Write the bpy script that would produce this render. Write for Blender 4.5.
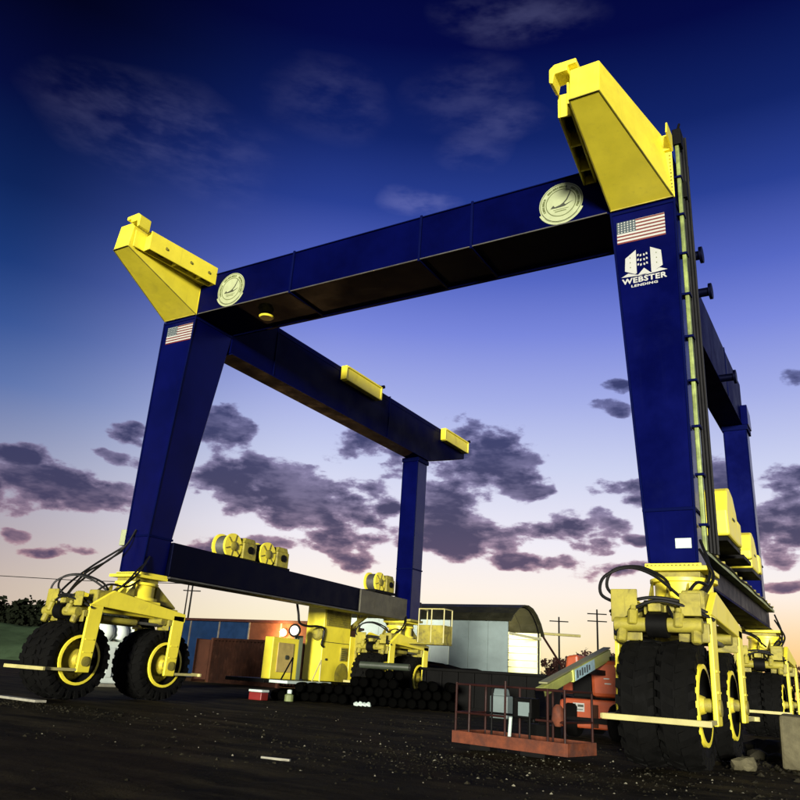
import bpy, bmesh, math, random
from mathutils import Vector, Matrix, noise
R_ = math.radians
rnd = random.Random(7)
for o in list(bpy.data.objects): bpy.data.objects.remove(o)
sc = bpy.context.scene
COL = sc.collection

# ------------------------------------------------------------------ camera
FPX, YAW, PITCH, ROLL, EYE = 757.78, R_(-31.852), R_(19.854), R_(3.764), 1.2
fwd = Vector((math.sin(YAW)*math.cos(PITCH), math.cos(YAW)*math.cos(PITCH), math.sin(PITCH)))
rgt = Vector((math.cos(YAW), -math.sin(YAW), 0)); upv = rgt.cross(fwd)
CR = rgt*math.cos(ROLL)+upv*math.sin(ROLL); CU = -rgt*math.sin(ROLL)+upv*math.cos(ROLL)
cd = bpy.data.cameras.new('camera'); cam = bpy.data.objects.new('camera', cd); COL.objects.link(cam)
cd.sensor_width = 36; cd.lens = FPX/800*36; cd.clip_end = 6000; cd.clip_start = .05
M = Matrix((CR, CU, -fwd)).transposed().to_4x4(); M.translation = (0, 0, EYE); cam.matrix_world = M
sc.camera = cam
def azel(u, v):
    d = (CR*(u-400)/FPX + CU*(400-v)/FPX + fwd).normalized()
    return math.degrees(math.atan2(d.x, d.y)), math.degrees(math.asin(d.z))

# ------------------------------------------------------------------ exposure
EXPO = 1.05
sc.view_settings.view_transform = 'Standard'; sc.view_settings.look = 'None'
sc.view_settings.gamma = 1; sc.view_settings.exposure = EXPO
sc.render.engine = 'CYCLES'
sc.cycles.max_bounces = 4; sc.cycles.diffuse_bounces = 2; sc.cycles.glossy_bounces = 2
sc.render.resolution_x = sc.render.resolution_y = 1024

# ------------------------------------------------------------------ node helper
class NT:
    def __init__(s, tree): s.t = tree; s.n = tree.nodes; s.l = tree.links
    def new(s, typ, **kw):
        n = s.n.new(typ)
        for k, v in kw.items(): setattr(n, k, v)
        return n
    def put(s, sock, v):
        if isinstance(v, bpy.types.NodeSocket): s.l.new(v, sock)
        elif v is not None:
            if hasattr(sock.default_value, '__len__') and len(sock.default_value) == 4 and len(v) == 3: v = (*v, 1)
            sock.default_value = v
    def m(s, op, a, b=None, c=None, clamp=False):
        n = s.new('ShaderNodeMath', operation=op, use_clamp=clamp)
        for i, v in enumerate((a, b, c)):
            if v is not None: s.put(n.inputs[i], v)
        return n.outputs[0]
    def mix(s, f, a, b, blend='MIX'):
        n = s.new('ShaderNodeMix', data_type='RGBA', blend_type=blend); s.put(n.inputs[0], f); s.put(n.inputs[6], a); s.put(n.inputs[7], b)
        return n.outputs[2]
    def rng(s, v, a, b, c=0, d=1, smooth=True):
        n = s.new('ShaderNodeMapRange', interpolation_type='SMOOTHSTEP' if smooth else 'LINEAR')
        for i, x in enumerate((v, a, b, c, d)): s.put(n.inputs[i], x)
        return n.outputs[0]
    def ramp(s, f, stops):
        n = s.new('ShaderNodeValToRGB'); r = n.color_ramp
        while len(r.elements) < len(stops): r.elements.new(.5)
        for e, (p, c) in zip(r.elements, stops): e.position = p; e.color = (*c, 1)
        s.put(n.inputs[0], f); return n.outputs[0]
    def noise(s, vec, scale, detail=4, rough=.55, dist=0):
        n = s.new('ShaderNodeTexNoise'); s.put(n.inputs['Vector'], vec)
        n.inputs['Scale'].default_value = scale; n.inputs['Detail'].default_value = detail
        n.inputs['Roughness'].default_value = rough; n.inputs['Distortion'].default_value = dist
        return n.outputs['Fac']
def lin(c):
    f = lambda x: x/12.92 if x <= .04045 else ((x+.055)/1.055)**2.4
    return tuple(f(x/255) for x in c)

# ------------------------------------------------------------------ dusk sky (world)
W = bpy.data.worlds.new('World'); sc.world = W; W.use_nodes = True
N = NT(W.node_tree); N.n.clear()
K = 2**-EXPO
tc = N.new('ShaderNodeTexCoord'); D = tc.outputs['Generated']
sep = N.new('ShaderNodeSeparateXYZ'); N.put(sep.inputs[0], D)
el = N.m('MULTIPLY', N.m('ARCSINE', N.m('MINIMUM', N.m('MAXIMUM', sep.outputs[2], -1.0), 1.0)), 57.29578)
az = N.m('MULTIPLY', N.m('ARCTAN2', sep.outputs[0], sep.outputs[1]), 57.29578)
def rampel(stops): return N.ramp(N.m('DIVIDE', el, 60.0, clamp=True), [(e/60, lin(c)) for e, c in stops])
warm = rampel([(0, (255, 228, 156)), (3, (255, 242, 208)), (6, (255, 243, 232)), (9.5, (242, 238, 247)), (15, (205, 211, 241)), (20, (165, 175, 232)),
               (25, (122, 136, 220)), (29, (86, 104, 196)), (34, (42, 64, 148)), (39, (18, 36, 104)), (45, (5, 11, 68)), (56, (1, 2, 34))])
cold = rampel([(0, (206, 182, 164)), (4, (196, 178, 168)), (7.5, (174, 164, 174)), (12, (146, 153, 184)), (17, (90, 114, 172)), (21, (54, 84, 150)), (25, (28, 58, 122)),
               (30, (14, 36, 90)), (36, (6, 13, 60)), (42, (2, 4, 30)), (52, (1, 2, 18))])
glow_az = -2.0
daz = N.m('ABSOLUTE', N.m('SUBTRACT', az, glow_az))
daz = N.m('MINIMUM', daz, N.m('SUBTRACT', 360.0, daz))
base = N.mix(N.rng(daz, 34.0, 62.0), warm, cold)
horizon_gold = N.m('MULTIPLY', N.rng(daz, 3.0, 21.0, 1.0, 0.0), N.rng(el, 1.0, 7.5, 1.0, 0.0))
base = N.mix(N.m('MULTIPLY', horizon_gold, .75), base, lin((255, 190, 98)))
# clouds: banks at the directions where they stand in the evening sky
CL = [(18,452,34,11),(60,489,74,17),(130,431,22,9),(120,456,22,8),(235,476,58,22),(215,437,28,22),(300,503,66,30),(350,520,46,36),(262,470,56,14),
      (212,546,32,11),(286,546,36,9),(330,540,34,11),(5,531,14,7),(46,548,34,5),(392,452,60,22),(478,458,52,36),(515,488,24,13),(452,500,40,28),
      (458,538,62,18),(386,511,20,15),(612,408,18,8),(622,388,14,6),(620,494,38,13),(558,529,54,16),(540,561,46,9),(615,571,44,10),(588,547,22,9),(712,480,22,22),
      (785,488,32,15),(797,380,18,9),(768,528,46,18),(800,540,24,18),(786,583,26,5),(638,540,24,6),(694,560,30,8),(850,510,60,24),(-50,480,60,18)]
flat = N.new('ShaderNodeMapping'); N.put(flat.inputs[0], D); flat.inputs['Scale'].default_value = (1, 1, 2.1)
nz = N.noise(flat.outputs[0], 10.0, 3, .6, 0); nz2 = N.noise(flat.outputs[0], 30.0, 4, .6)
fluff = N.m('ADD', N.m('MULTIPLY', N.m('SUBTRACT', nz, .5), 3.6), N.m('MULTIPLY', N.m('SUBTRACT', nz2, .5), 2.4))
warpn = N.new('ShaderNodeTexNoise'); N.put(warpn.inputs['Vector'], D); warpn.inputs['Scale'].default_value = 11; warpn.inputs['Detail'].default_value = 1
wsep = N.new('ShaderNodeSeparateColor'); N.put(wsep.inputs[0], warpn.outputs['Color'])
azw = N.m('ADD', az, N.m('MULTIPLY', N.m('SUBTRACT', wsep.outputs[0], .5), 4.0))
elw = N.m('ADD', el, N.m('MULTIPLY', N.m('SUBTRACT', wsep.outputs[1], .5), 2.2))
cmb = N.new('ShaderNodeCombineXYZ'); N.put(cmb.inputs[0], azw); N.put(cmb.inputs[1], elw); AE = cmb.outputs[0]
def blob(u, v, rx, ry, k):
    a, e = azel(u, v); sa = 1/(rx/757*57.3*k/math.cos(math.radians(e))); se = 1/(ry/757*57.3*k)
    m_ = N.new('ShaderNodeVectorMath', operation='MULTIPLY_ADD'); N.put(m_.inputs[0], AE); m_.inputs[1].default_value = (sa, se, 0); m_.inputs[2].default_value = (-a*sa, -e*se, 0)
    d_ = N.new('ShaderNodeVectorMath', operation='DOT_PRODUCT'); N.put(d_.inputs[0], m_.outputs[0]); N.put(d_.inputs[1], m_.outputs[0])
    return d_.outputs['Value']
dens = None
for c_ in CL:
    d = blob(*c_, 1.12); dens = d if dens is None else N.m('MINIMUM', dens, d)
dens = N.m('SUBTRACT', 1.0, dens)
# the same kind of broken cloud goes on around the rest of the horizon
band = N.m('MULTIPLY', N.rng(el, 6.0, 10.0), N.rng(el, 14.0, 24.0, 1.0, 0.0))
outside = N.rng(N.m('ABSOLUTE', N.m('ADD', az, 32.0)), 46.0, 60.0)
stretch = N.new('ShaderNodeMapping'); N.put(stretch.inputs[0], D); stretch.inputs['Scale'].default_value = (1, 1, 3)
gen = N.m('SUBTRACT', N.m('MULTIPLY', N.m('SUBTRACT', N.noise(stretch.outputs[0], 5.0, 1), .5), 8.0), .6)
gen = N.m('SUBTRACT', gen, N.m('MULTIPLY', N.m('SUBTRACT', 1.0, N.m('MULTIPLY', band, outside)), 8.0))
dens = N.m('MAXIMUM', dens, N.m('MAXIMUM', gen, -6.0))
dd = N.m('ADD', dens, fluff)
cover = N.rng(dd, -.05, .42)
core = N.rng(dd, .0, .95)
cl_edge = N.ramp(N.m('DIVIDE', el, 30.0, clamp=True), [(0, lin((240, 180, 150))), (.2, lin((206, 160, 168))), (.4, lin((158, 146, 182))), (.7, lin((112, 118, 172)))])
cl_core = N.ramp(N.m('DIVIDE', el, 30.0, clamp=True), [(0, lin((140, 92, 110))), (.2, lin((84, 64, 98))), (.36, lin((54, 49, 88))), (.6, lin((46, 51, 98)))])
fine = N.noise(stretch.outputs[0], 14.0, 4, .6)
lowlit = N.rng(fine, .46, .70)
ccol = N.mix(core, cl_edge, cl_core)
ccol = N.mix(N.m('MULTIPLY', lowlit, .42), ccol, cl_edge)
ccol = N.mix(N.m('MULTIPLY', N.rng(daz, 30.0, 75.0), .45), ccol, lin((58, 62, 92)))
sky = N.mix(N.m('MULTIPLY', cover, .95), base, ccol)
# thin high veil
veil = None
for u, v, rx, ry, g in ((160,130,110,46,.16),(215,185,60,24,.12),(425,199,36,15,.42),(470,95,60,36,.13),(500,124,44,18,.2),(478,148,34,20,.16),(520,16,80,26,.2),(330,100,60,40,.12)):
    d = N.m('MULTIPLY', N.m('SUBTRACT', 1.0, blob(u, v, rx, ry, 1.1), clamp=True), g*.5)
    veil = d if veil is None else N.m('MAXIMUM', veil, d)
veil = N.m('MULTIPLY', veil, N.rng(fine, .34, .74))
sky = N.mix(veil, sky, lin((170, 172, 232)))
W.cycles.sampling_method = 'MANUAL'; W.cycles.sample_map_resolution = 256
bg = N.new('ShaderNodeBackground'); N.put(bg.inputs[0], sky); bg.inputs[1].default_value = K
N.l.new(bg.outputs[0], N.new('ShaderNodeOutputWorld').inputs[0])

# ------------------------------------------------------------------ low lamp behind the viewer, standing in for an unseen yard light
sd = bpy.data.lights.new('standin_light', 'SUN'); standin_light = bpy.data.objects.new('standin_light', sd); COL.objects.link(standin_light)
sd.energy = 5.0; sd.angle = R_(9); sd.color = (1, .95, .82)
standin_light.rotation_euler = Vector((.33, -.943, .03)).to_track_quat('Z', 'Y').to_euler()

# ------------------------------------------------------------------ materials
MATS = {}
def mat(name, col,  rough=.5, metal=0, var=.18, vscale=1.5, dirt=None, damt=.0, dscale=.8, bump=.0, bscale=30, coat=0, spec=.5, emit=None, estr=0, tint=None):
    m = bpy.data.materials.new(name); m.use_nodes = True; n = NT(m.node_tree); b = n.n['Principled BSDF']
    t = n.new('ShaderNodeTexCoord').outputs['Object']
    f = n.noise(t, vscale, 6, .62)
    c = n.mix(n.rng(f, .25, .75), tuple(x*(1-var) for x in col), tuple(min(1, x*(1+var*.6)) for x in col))
    rr = n.rng(f, .2, .8, rough*.8, min(1, rough*1.25))
    if dirt:
        g = n.rng(n.noise(t, dscale, 8, .68, .6), .62-damt*.35, .86-damt*.2)
        mp = n.new('ShaderNodeMapping'); n.put(mp.inputs[0], t); mp.inputs['Scale'].default_value = (9, 9, .55)
        streak = n.rng(n.noise(mp.outputs[0], 1.0, 5, .6), .55, .8)
        k = n.m('MULTIPLY', n.m('MAXIMUM', g, n.m('MULTIPLY', streak, .6)), min(1, damt*1.4), clamp=True)
        c = n.mix(k, c, dirt); rr = n.m('ADD', rr, n.m('MULTIPLY', k, .3), clamp=True)
    n.put(b.inputs['Base Color'], c); n.put(b.inputs['Roughness'], rr)
    b.inputs['Metallic'].default_value = metal; b.inputs['Coat Weight'].default_value = coat; b.inputs['Coat Roughness'].default_value = .15
    b.inputs['Specular IOR Level'].default_value = spec
    if tint: n.put(b.inputs['Specular Tint'], tint)
    if bump:
        bp = n.new('ShaderNodeBump'); bp.inputs['Strength'].default_value = bump; bp.inputs['Distance'].default_value = .02
        n.put(bp.inputs['Height'], n.noise(t, bscale, 6, .6)); n.put(b.inputs['Normal'], bp.outputs[0])
    if emit: n.put(b.inputs['Emission Color'], emit); b.inputs['Emission Strength'].default_value = estr
    MATS[name] = m; return m
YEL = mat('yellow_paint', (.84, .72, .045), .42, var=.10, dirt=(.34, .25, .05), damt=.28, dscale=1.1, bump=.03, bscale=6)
YELD = mat('grimy_shaded_yellow', (.30, .26, .025), .55, var=.30, dirt=(.06, .05, .02), damt=.62, dscale=2.2, bump=.08, bscale=14)  # grime, plus the shade of front-facing bogie parts put into the colour
YELR = mat('rim_yellow', (.60, .50, .035), .55, var=.25, dirt=(.05, .045, .02), damt=.55, dscale=1.6, bump=.05)
BLU = mat('blue_paint', (.0005, .0011, .035), .32, var=.35, vscale=.7, dirt=(.0006, .0010, .012), damt=.3, bump=.05, bscale=1.6, spec=.4, tint=(.10, .14, 1))
BLUB = mat('blue_beam_paint', (.0005, .0011, .028), .6, var=.35, vscale=.7, dirt=(.0006, .0010, .012), damt=.3, bump=.05, bscale=1.6, spec=.08, tint=(.10, .14, 1))
BLUS = mat('blue_seam_paint', (.0010, .0022, .030), .7, var=.3, bump=.1, bscale=20, spec=.15, tint=(.15, .2, 1))
RUB = mat('tyre_rubber', (.0022, .0022, .0019), .85, var=.4, vscale=4, dirt=(.007, .0065, .0035), damt=.25, bump=.25, bscale=25, spec=.10)
HOSE = mat('black_hose', (.006, .006, .006), .5, var=.2, spec=.25)
STL = mat('worn_steel', (.10, .10, .09), .55, .5, var=.3, dirt=(.05, .03, .015), damt=.4)
BLK = mat('black_steel', (.0026, .0026, .0024), .6, var=.4, dirt=(.005, .004, .003), damt=.3, bump=.1, spec=.10)
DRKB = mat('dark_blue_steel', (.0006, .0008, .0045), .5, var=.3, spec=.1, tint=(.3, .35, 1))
WHT = mat('white_decal', (.36, .37, .34), .5, var=.05)
PALE = mat('pale_green_decal', (.32, .36, .20), .5, var=.10, vscale=5)
INK = mat('dark_ink', (.03, .035, .02), .6, var=.1)
OLIV = mat('olive_ink', (.09, .11, .03), .6, var=.2, vscale=8)
RED = mat('flag_red', (.11, .010, .008), .5, var=.1)
NAVY = mat('flag_navy', (.03, .05, .06), .5, var=.1)
CONDT = mat('conduit_paint', (.24, .30, .08), .4, .2, var=.45, vscale=3, dirt=(.015, .03, .02), damt=.5)
ORG = mat('orange_paint', (.34, .060, .014), .45, var=.2, dirt=(.09, .025, .01), damt=.4, dscale=2)
RUST = mat('rusty_orange', (.13, .030, .008), .7, var=.4, vscale=7, dirt=(.055, .016, .008), damt=.6, dscale=3, bump=.15)
REDST = mat('rail_red', (.024, .006, .004), .6, var=.3, dirt=(.010, .005, .004), damt=.5, spec=.2)
BOOM = mat('boom_cream', (.40, .44, .09), .5, var=.2, dirt=(.09, .085, .03), damt=.4)
STKR = mat('sticker_blue', (.35, .55, .62), .5, var=.2, vscale=9)
CORT = mat('brown_container_paint', (.013, .005, .003), .8, var=.4, dirt=(.045, .022, .014), damt=.35, dscale=3, bump=.1, spec=.05)
RUSTED = mat('red_brown_wall', (.042, .016, .009), .8, var=.3, dirt=(.03, .010, .006), damt=.4, spec=.1)
BLCON = mat('blue_container_paint', (.003, .014, .045), .6, var=.25, dirt=(.006, .012, .022), damt=.3, spec=.1)
SHW = mat('white_sheeting', (.46, .55, .50), .6, var=.08, dirt=(.30, .36, .33), damt=.25)
SHG = mat('grey_sheeting', (.14, .185, .18), .6, var=.2, vscale=.6, dirt=(.10, .135, .13), damt=.45)
SHROOF = mat('dark_roof_sheet', (.014, .014, .007), .6, var=.3, dirt=(.05, .045, .025), damt=.3, spec=.2)
SHIN = mat('cream_boards', (.62, .62, .36), .7, var=.15)
TANK = mat('white_plastic', (.66, .74, .68), .5, var=.10, dirt=(.3, .34, .3), damt=.25)
CONC = mat('pale_concrete', (.11, .10, .058), .85, var=.3, vscale=5, dirt=(.03, .026, .014), damt=.6, bump=.4, spec=.1)
WOOD = mat('weathered_plank', (.26, .25, .19), .8, var=.25, vscale=6, bump=.2)
PLAS = mat('red_plastic', (.16, .012, .010), .4, var=.1)
TREE = mat('far_foliage', (.050, .024, .020), .9, var=.4, spec=.05)  # reddish brown: pinkish distance haze put into the foliage colour
GRASS = mat('bank_grass', (.070, .115, .055), .95, var=.5, vscale=.15, dirt=(.013, .018, .009), damt=.5, dscale=.2, spec=.05)
HEDG = mat('dark_hedge', (.006, .008, .004), .95, var=.4, spec=.05)
LAMP = mat('lit_lamp', (1, .8, .5), .5, emit=(1, .55, .18), estr=22)
LAMPW = mat('lamp_glass', (.9, .85, .7), .3, emit=(1, .85, .6), estr=.35)
ROCK = mat('gravel_stone', (.022, .020, .013), .95, var=.6, vscale=.9, spec=.05)
PALER = mat('pale_rail_paint', (.42, .38, .14), .5, var=.2)

# ------------------------------------------------------------------ mesh helpers
OFF = {}
def V(*a): return Vector(a)
class MB:
    def __init__(s): s.v = []; s.f = []
    def add(s, vs, fs):
        k = len(s.v); s.v += [Vector(v) for v in vs]; s.f += [tuple(i+k for i in f) for f in fs]; return s
    def hexa(s, p): return s.add(p, [(0,3,2,1),(4,5,6,7),(0,1,5,4),(1,2,6,5),(2,3,7,6),(3,0,4,7)])
    def span(s, x0, x1, y0, y1, z0, z1):
        return s.hexa([(x0,y0,z0),(x1,y0,z0),(x1,y1,z0),(x0,y1,z0),(x0,y0,z1),(x1,y0,z1),(x1,y1,z1),(x0,y1,z1)])
    def bar(s, a, b, w, h, up=(0,0,1)):
        a = Vector(a); b = Vector(b); d = (b-a).normalized(); u = Vector(up)
        if abs(d.dot(u)) > .98: u = Vector((0,1,0))
        x = d.cross(u).normalized()*w/2; z = x.cross(d).normalized()*h/2
        return s.hexa([a-x-z, a+x-z, b+x-z, b-x-z, a-x+z, a+x+z, b+x+z, b-x+z])
    def prism(s, poly, axis, a, b):
        def P(p, t): return {'x': (t,p[0],p[1]), 'y': (p[0],t,p[1]), 'z': (p[0],p[1],t)}[axis]
        n = len(poly)
        return s.add([P(p,a) for p in poly]+[P(p,b) for p in poly], [tuple(range(n))[::-1], tuple(range(n,2*n))]+[(i,(i+1)%n,n+(i+1)%n,n+i) for i in range(n)])
    def frame(s, d):
        d = Vector(d).normalized(); u = Vector((0,0,1)) if abs(d.z) < .9 else Vector((1,0,0))
        x = d.cross(u).normalized(); return d, x, d.cross(x)
    def lathe(s, o, d, prof, n=24, a0=0, closed=False):
        d, x, y = s.frame(d); o = Vector(o); vs = []; fs = []
        for r, h in prof:
            for i in range(n):
                t = 2*math.pi*i/n+a0; vs.append(o+d*h+(x*math.cos(t)+y*math.sin(t))*r)
        m = len(prof)
        for j in range(m if closed else m-1):
            for i in range(n):
                k = (i+1) % n; j2 = (j+1) % m; fs.append((j*n+i, j*n+k, j2*n+k, j2*n+i))
        if not closed:
            if prof[0][0] > 1e-4: fs.append(tuple(range(n))[::-1])
            if prof[-1][0] > 1e-4: fs.append(tuple(range((m-1)*n, m*n)))
        return s.add(vs, fs)
    def tube(s, a, b, r, n=10):
        a = Vector(a); b = Vector(b); return s.lathe(a, b-a, [(r,0),(r,(b-a).length)], n)
    def pipe(s, pts, r, n=7):
        pts = [Vector(p) for p in pts]; vs = []; fs = []; x = None
        for i, p in enumerate(pts):
            d = (pts[min(i+1,len(pts)-1)]-pts[max(i-1,0)]).normalized()
            if x is None: x = s.frame(d)[1]
            x = (x-d*x.dot(d)).normalized(); y = d.cross(x)
            vs += [p+(x*math.cos(2*math.pi*k/n)+y*math.sin(2*math.pi*k/n))*r for k in range(n)]
        for j in range(len(pts)-1):
            for k in range(n): fs.append((j*n+k, j*n+(k+1)%n, (j+1)*n+(k+1)%n, (j+1)*n+k))
        fs.append(tuple(range(n))[::-1]); fs.append(tuple(range((len(pts)-1)*n, len(pts)*n)))
        return s.add(vs, fs)
    def build(s, name, m, parent=None, bevel=0, smooth=False, at=None, local=False):
        po = OFF[parent.name] if parent else Vector((0,0,0))
        at = Vector(at) if at is not None else po
        me = bpy.data.meshes.new(name); sh = Vector((0,0,0)) if local else at
        me.from_pydata([v-sh for v in s.v], [], s.f); me.materials.append(m)
        bm = bmesh.new(); bm.from_mesh(me); bmesh.ops.recalc_face_normals(bm, faces=bm.faces); bm.to_mesh(me); bm.free()
        if smooth:
            me.polygons.foreach_set('use_smooth', [True]*len(me.polygons)); me.set_sharp_from_angle(angle=R_(38))
        o = bpy.data.objects.new(name, me); COL.objects.link(o); o.parent = parent; o.location = at-po; OFF[o.name] = at
        if bevel:
            b = o.modifiers.new('bevel', 'BEVEL'); b.width = bevel; b.segments = 2; b.limit_method = 'ANGLE'; b.angle_limit = R_(40)
        return o
def spline(pts, k=8):
    pts = [Vector(p) for p in pts]; out = []
    P = [pts[0]*2-pts[1]]+pts+[pts[-1]*2-pts[-2]]
    for i in range(1, len(P)-2):
        for j in range(k):
            t = j/k; a, b, c, d = P[i-1:i+3]
            out.append(.5*((2*b)+(c-a)*t+(2*a-5*b+4*c-d)*t*t+(3*b-a-3*c+d)*t**3))
    return out+[pts[-1]]
def tag(o, label=None, cat=None, group=None, kind=None):
    for k, v in (('label',label),('category',cat),('group',group),('kind',kind)):
        if v: o[k] = v
    return o
def thing(name, loc, label, cat, group=None, rz=0):
    o = bpy.data.objects.new(name, None); COL.objects.link(o); o.location = loc; o.empty_display_size = .3
    OFF[o.name] = Vector(loc); return tag(o, label, cat, group)
def copy_tree(o, parent, at):
    c = o.copy(); COL.objects.link(c); c.parent = parent; c.location = at
    for ch in o.children:
        d = ch.copy(); COL.objects.link(d); d.parent = c
    return c
def text(s, name, size, m, parent, origin, width=None):   # lettering lying in a plane y = const, read from -y
    cu = bpy.data.curves.new(name, 'FONT'); cu.body = s; cu.size = size; cu.extrude = .002; cu.offset = size*.035; cu.space_character = 1.1; cu.align_x = 'CENTER'; cu.resolution_u = 2
    t = bpy.data.objects.new(name, cu); COL.objects.link(t); bpy.context.view_layer.update()
    me = bpy.data.meshes.new_from_object(t.evaluated_get(bpy.context.evaluated_depsgraph_get())); bpy.data.objects.remove(t)
    w = max(v.co.x for v in me.vertices)-min(v.co.x for v in me.vertices); k = (width/w) if width else 1
    b = MB(); b.add([(v.co.x*k+origin[0], origin[1]-v.co.z, v.co.y+origin[2]) for v in me.vertices], [tuple(p.vertices) for p in me.polygons])
    bpy.data.meshes.remove(me); return b.build(name, m, parent)

# ------------------------------------------------------------------ ground
def axis_lines(lo, hi, step, far):
    a = [lo+i*step for i in range(int((hi-lo)/step)+1)]; d = step; L = lo; Hh = a[-1]
    while L > -far: d *= 1.45; L -= d; a.insert(0, L)
    d = step
    while Hh < far: d *= 1.45; Hh += d; a.append(Hh)
    return a
xs = axis_lines(-26, 4, .16, 3500); ys = axis_lines(4, 34, .16, 3500)
def gz(x, y):
    if -60 < x < 40 and -10 < y < 70:
        r = noise.noise((x*.35, y*.9, 3.1))*.022 + noise.noise((x*.9, y*2.1, 7))*.014 + noise.noise((x*3.1, y*3.4, 1.7))*.010 + noise.noise((x*7, y*7, 9))*.005
        fade = min(1, max(0, 1-(abs(x+11)-18)/12))*min(1, max(0, 1-(abs(y-18)-16)/12))
        ruts = 0
        for x0 in (-3.7, -2.8, -6.4, -9.2): ruts -= .022*math.exp(-((x-x0-.25*math.sin(y*.3+x0))/.20)**2)
        return (r+ruts)*fade-.012
    return -.012
gv = [(x, y, gz(x, y)) for y in ys for x in xs]; nx = len(xs)
gf = [(j*nx+i, j*nx+i+1, (j+1)*nx+i+1, (j+1)*nx+i) for j in range(len(ys)-1) for i in range(nx-1)]
gm = bpy.data.materials.new('dirt_yard'); gm.use_nodes = True; n = NT(gm.node_tree); b = n.n['Principled BSDF']
t = n.new('ShaderNodeTexCoord').outputs['Object']
mp = n.new('ShaderNodeMapping'); n.put(mp.inputs[0], t); mp.inputs['Scale'].default_value = (.35, 1.5, 1); mp.inputs['Rotation'].default_value = (0, 0, .35)
f1 = n.noise(mp.outputs[0], .9, 8, .65); f2 = n.noise(t, 14, 8, .7); f3 = n.noise(t, .25, 4)
c = n.mix(n.rng(f1, .38, .66), (.013, .0105, .005), (.062, .050, .023))
c = n.mix(n.m('MULTIPLY', n.rng(f2, .52, .75), .6), c, (.068, .058, .030))
c = n.mix(n.m('MULTIPLY', n.rng(f3, .45, .6), .45), c, (.010, .008, .005))
n.put(b.inputs['Base Color'], c); b.inputs['Roughness'].default_value = .93; b.inputs['Specular IOR Level'].default_value = .05
bp = n.new('ShaderNodeBump'); bp.inputs['Strength'].default_value = .7; bp.inputs['Distance'].default_value = .03
n.put(bp.inputs['Height'], n.m('ADD', n.noise(t, 9, 9, .7), n.m('MULTIPLY', n.noise(t, 45, 4), .4))); n.put(b.inputs['Normal'], bp.outputs[0])
g = MB(); g.v = [Vector(v) for v in gv]; g.f = gf
ground = tag(g.build('ground', gm, smooth=True), kind='structure')

# grassy bank at the far left, dark growth along its crest
def bank(name, pts, m, h0, seed):
    b = MB(); n_ = 60; rows = []
    for i in range(n_+1):
        a = i/n_; p = Vector(pts[0]).lerp(Vector(pts[1]), a); out = Vector((p.x, p.y, 0)).normalized()
        hh = h0*(1+.12*noise.noise((a*6, seed, 0)))
        prof = [(0,-.3),(3,.2*hh),(9,.55*hh),(15,.9*hh),(19,hh),(30,hh*.8),(40,-.3)]
        rows.append([p+out*d+Vector((0,0,z+.12*hh*noise.noise((a*14,d*.2,seed)) if 0 < z else z)) for d, z in prof])
    k = len(rows[0]); b.v = [v for r in rows for v in r]
    b.f = [(i*k+j,(i+1)*k+j,(i+1)*k+j+1,i*k+j+1) for i in range(n_) for j in range(k-1)]
    return b.build(name, m, smooth=True)
tag(bank('grass_bank', ((-130, 20, 0), (-78, 62, 0)), GRASS, 4.4, 1.0), kind='structure')
def leafy(b, c, rx, ry, rz, n_, size, rr):
    for i in range(n_):
        while True:
            p = Vector((rr.uniform(-1,1), rr.uniform(-1,1), rr.uniform(-1,1)))
            if p.length < 1: break
        p *= (.55+.45*noise.noise(p*2.3+Vector(c)))*1.25
        q = Vector(c)+Vector((p.x*rx, p.y*ry, p.z*rz)); s = size*rr.uniform(.5,1.3)
        u = Vector((rr.uniform(-1,1), rr.uniform(-1,1), rr.uniform(-1,1))).normalized()*s; w = u.orthogonal().normalized()*s*.6
        b.add([q-u, q+w, q+u, q-w], [(0,1,2,3)])
hb = MB()
for i in range(26):
    a = i/25; p = Vector((-158, 30, 0)).lerp(Vector((-90, 78, 0)), a)
    leafy(hb, (p.x, p.y, 5.6+.8*noise.noise((a*9,2,0))), 3.4, 3, 2.9, 900, .42, rnd)
tag(hb.build('hedgerow', HEDG), 'dark strip of growth along the crest of the far left bank', 'hedge', kind='stuff')

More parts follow.
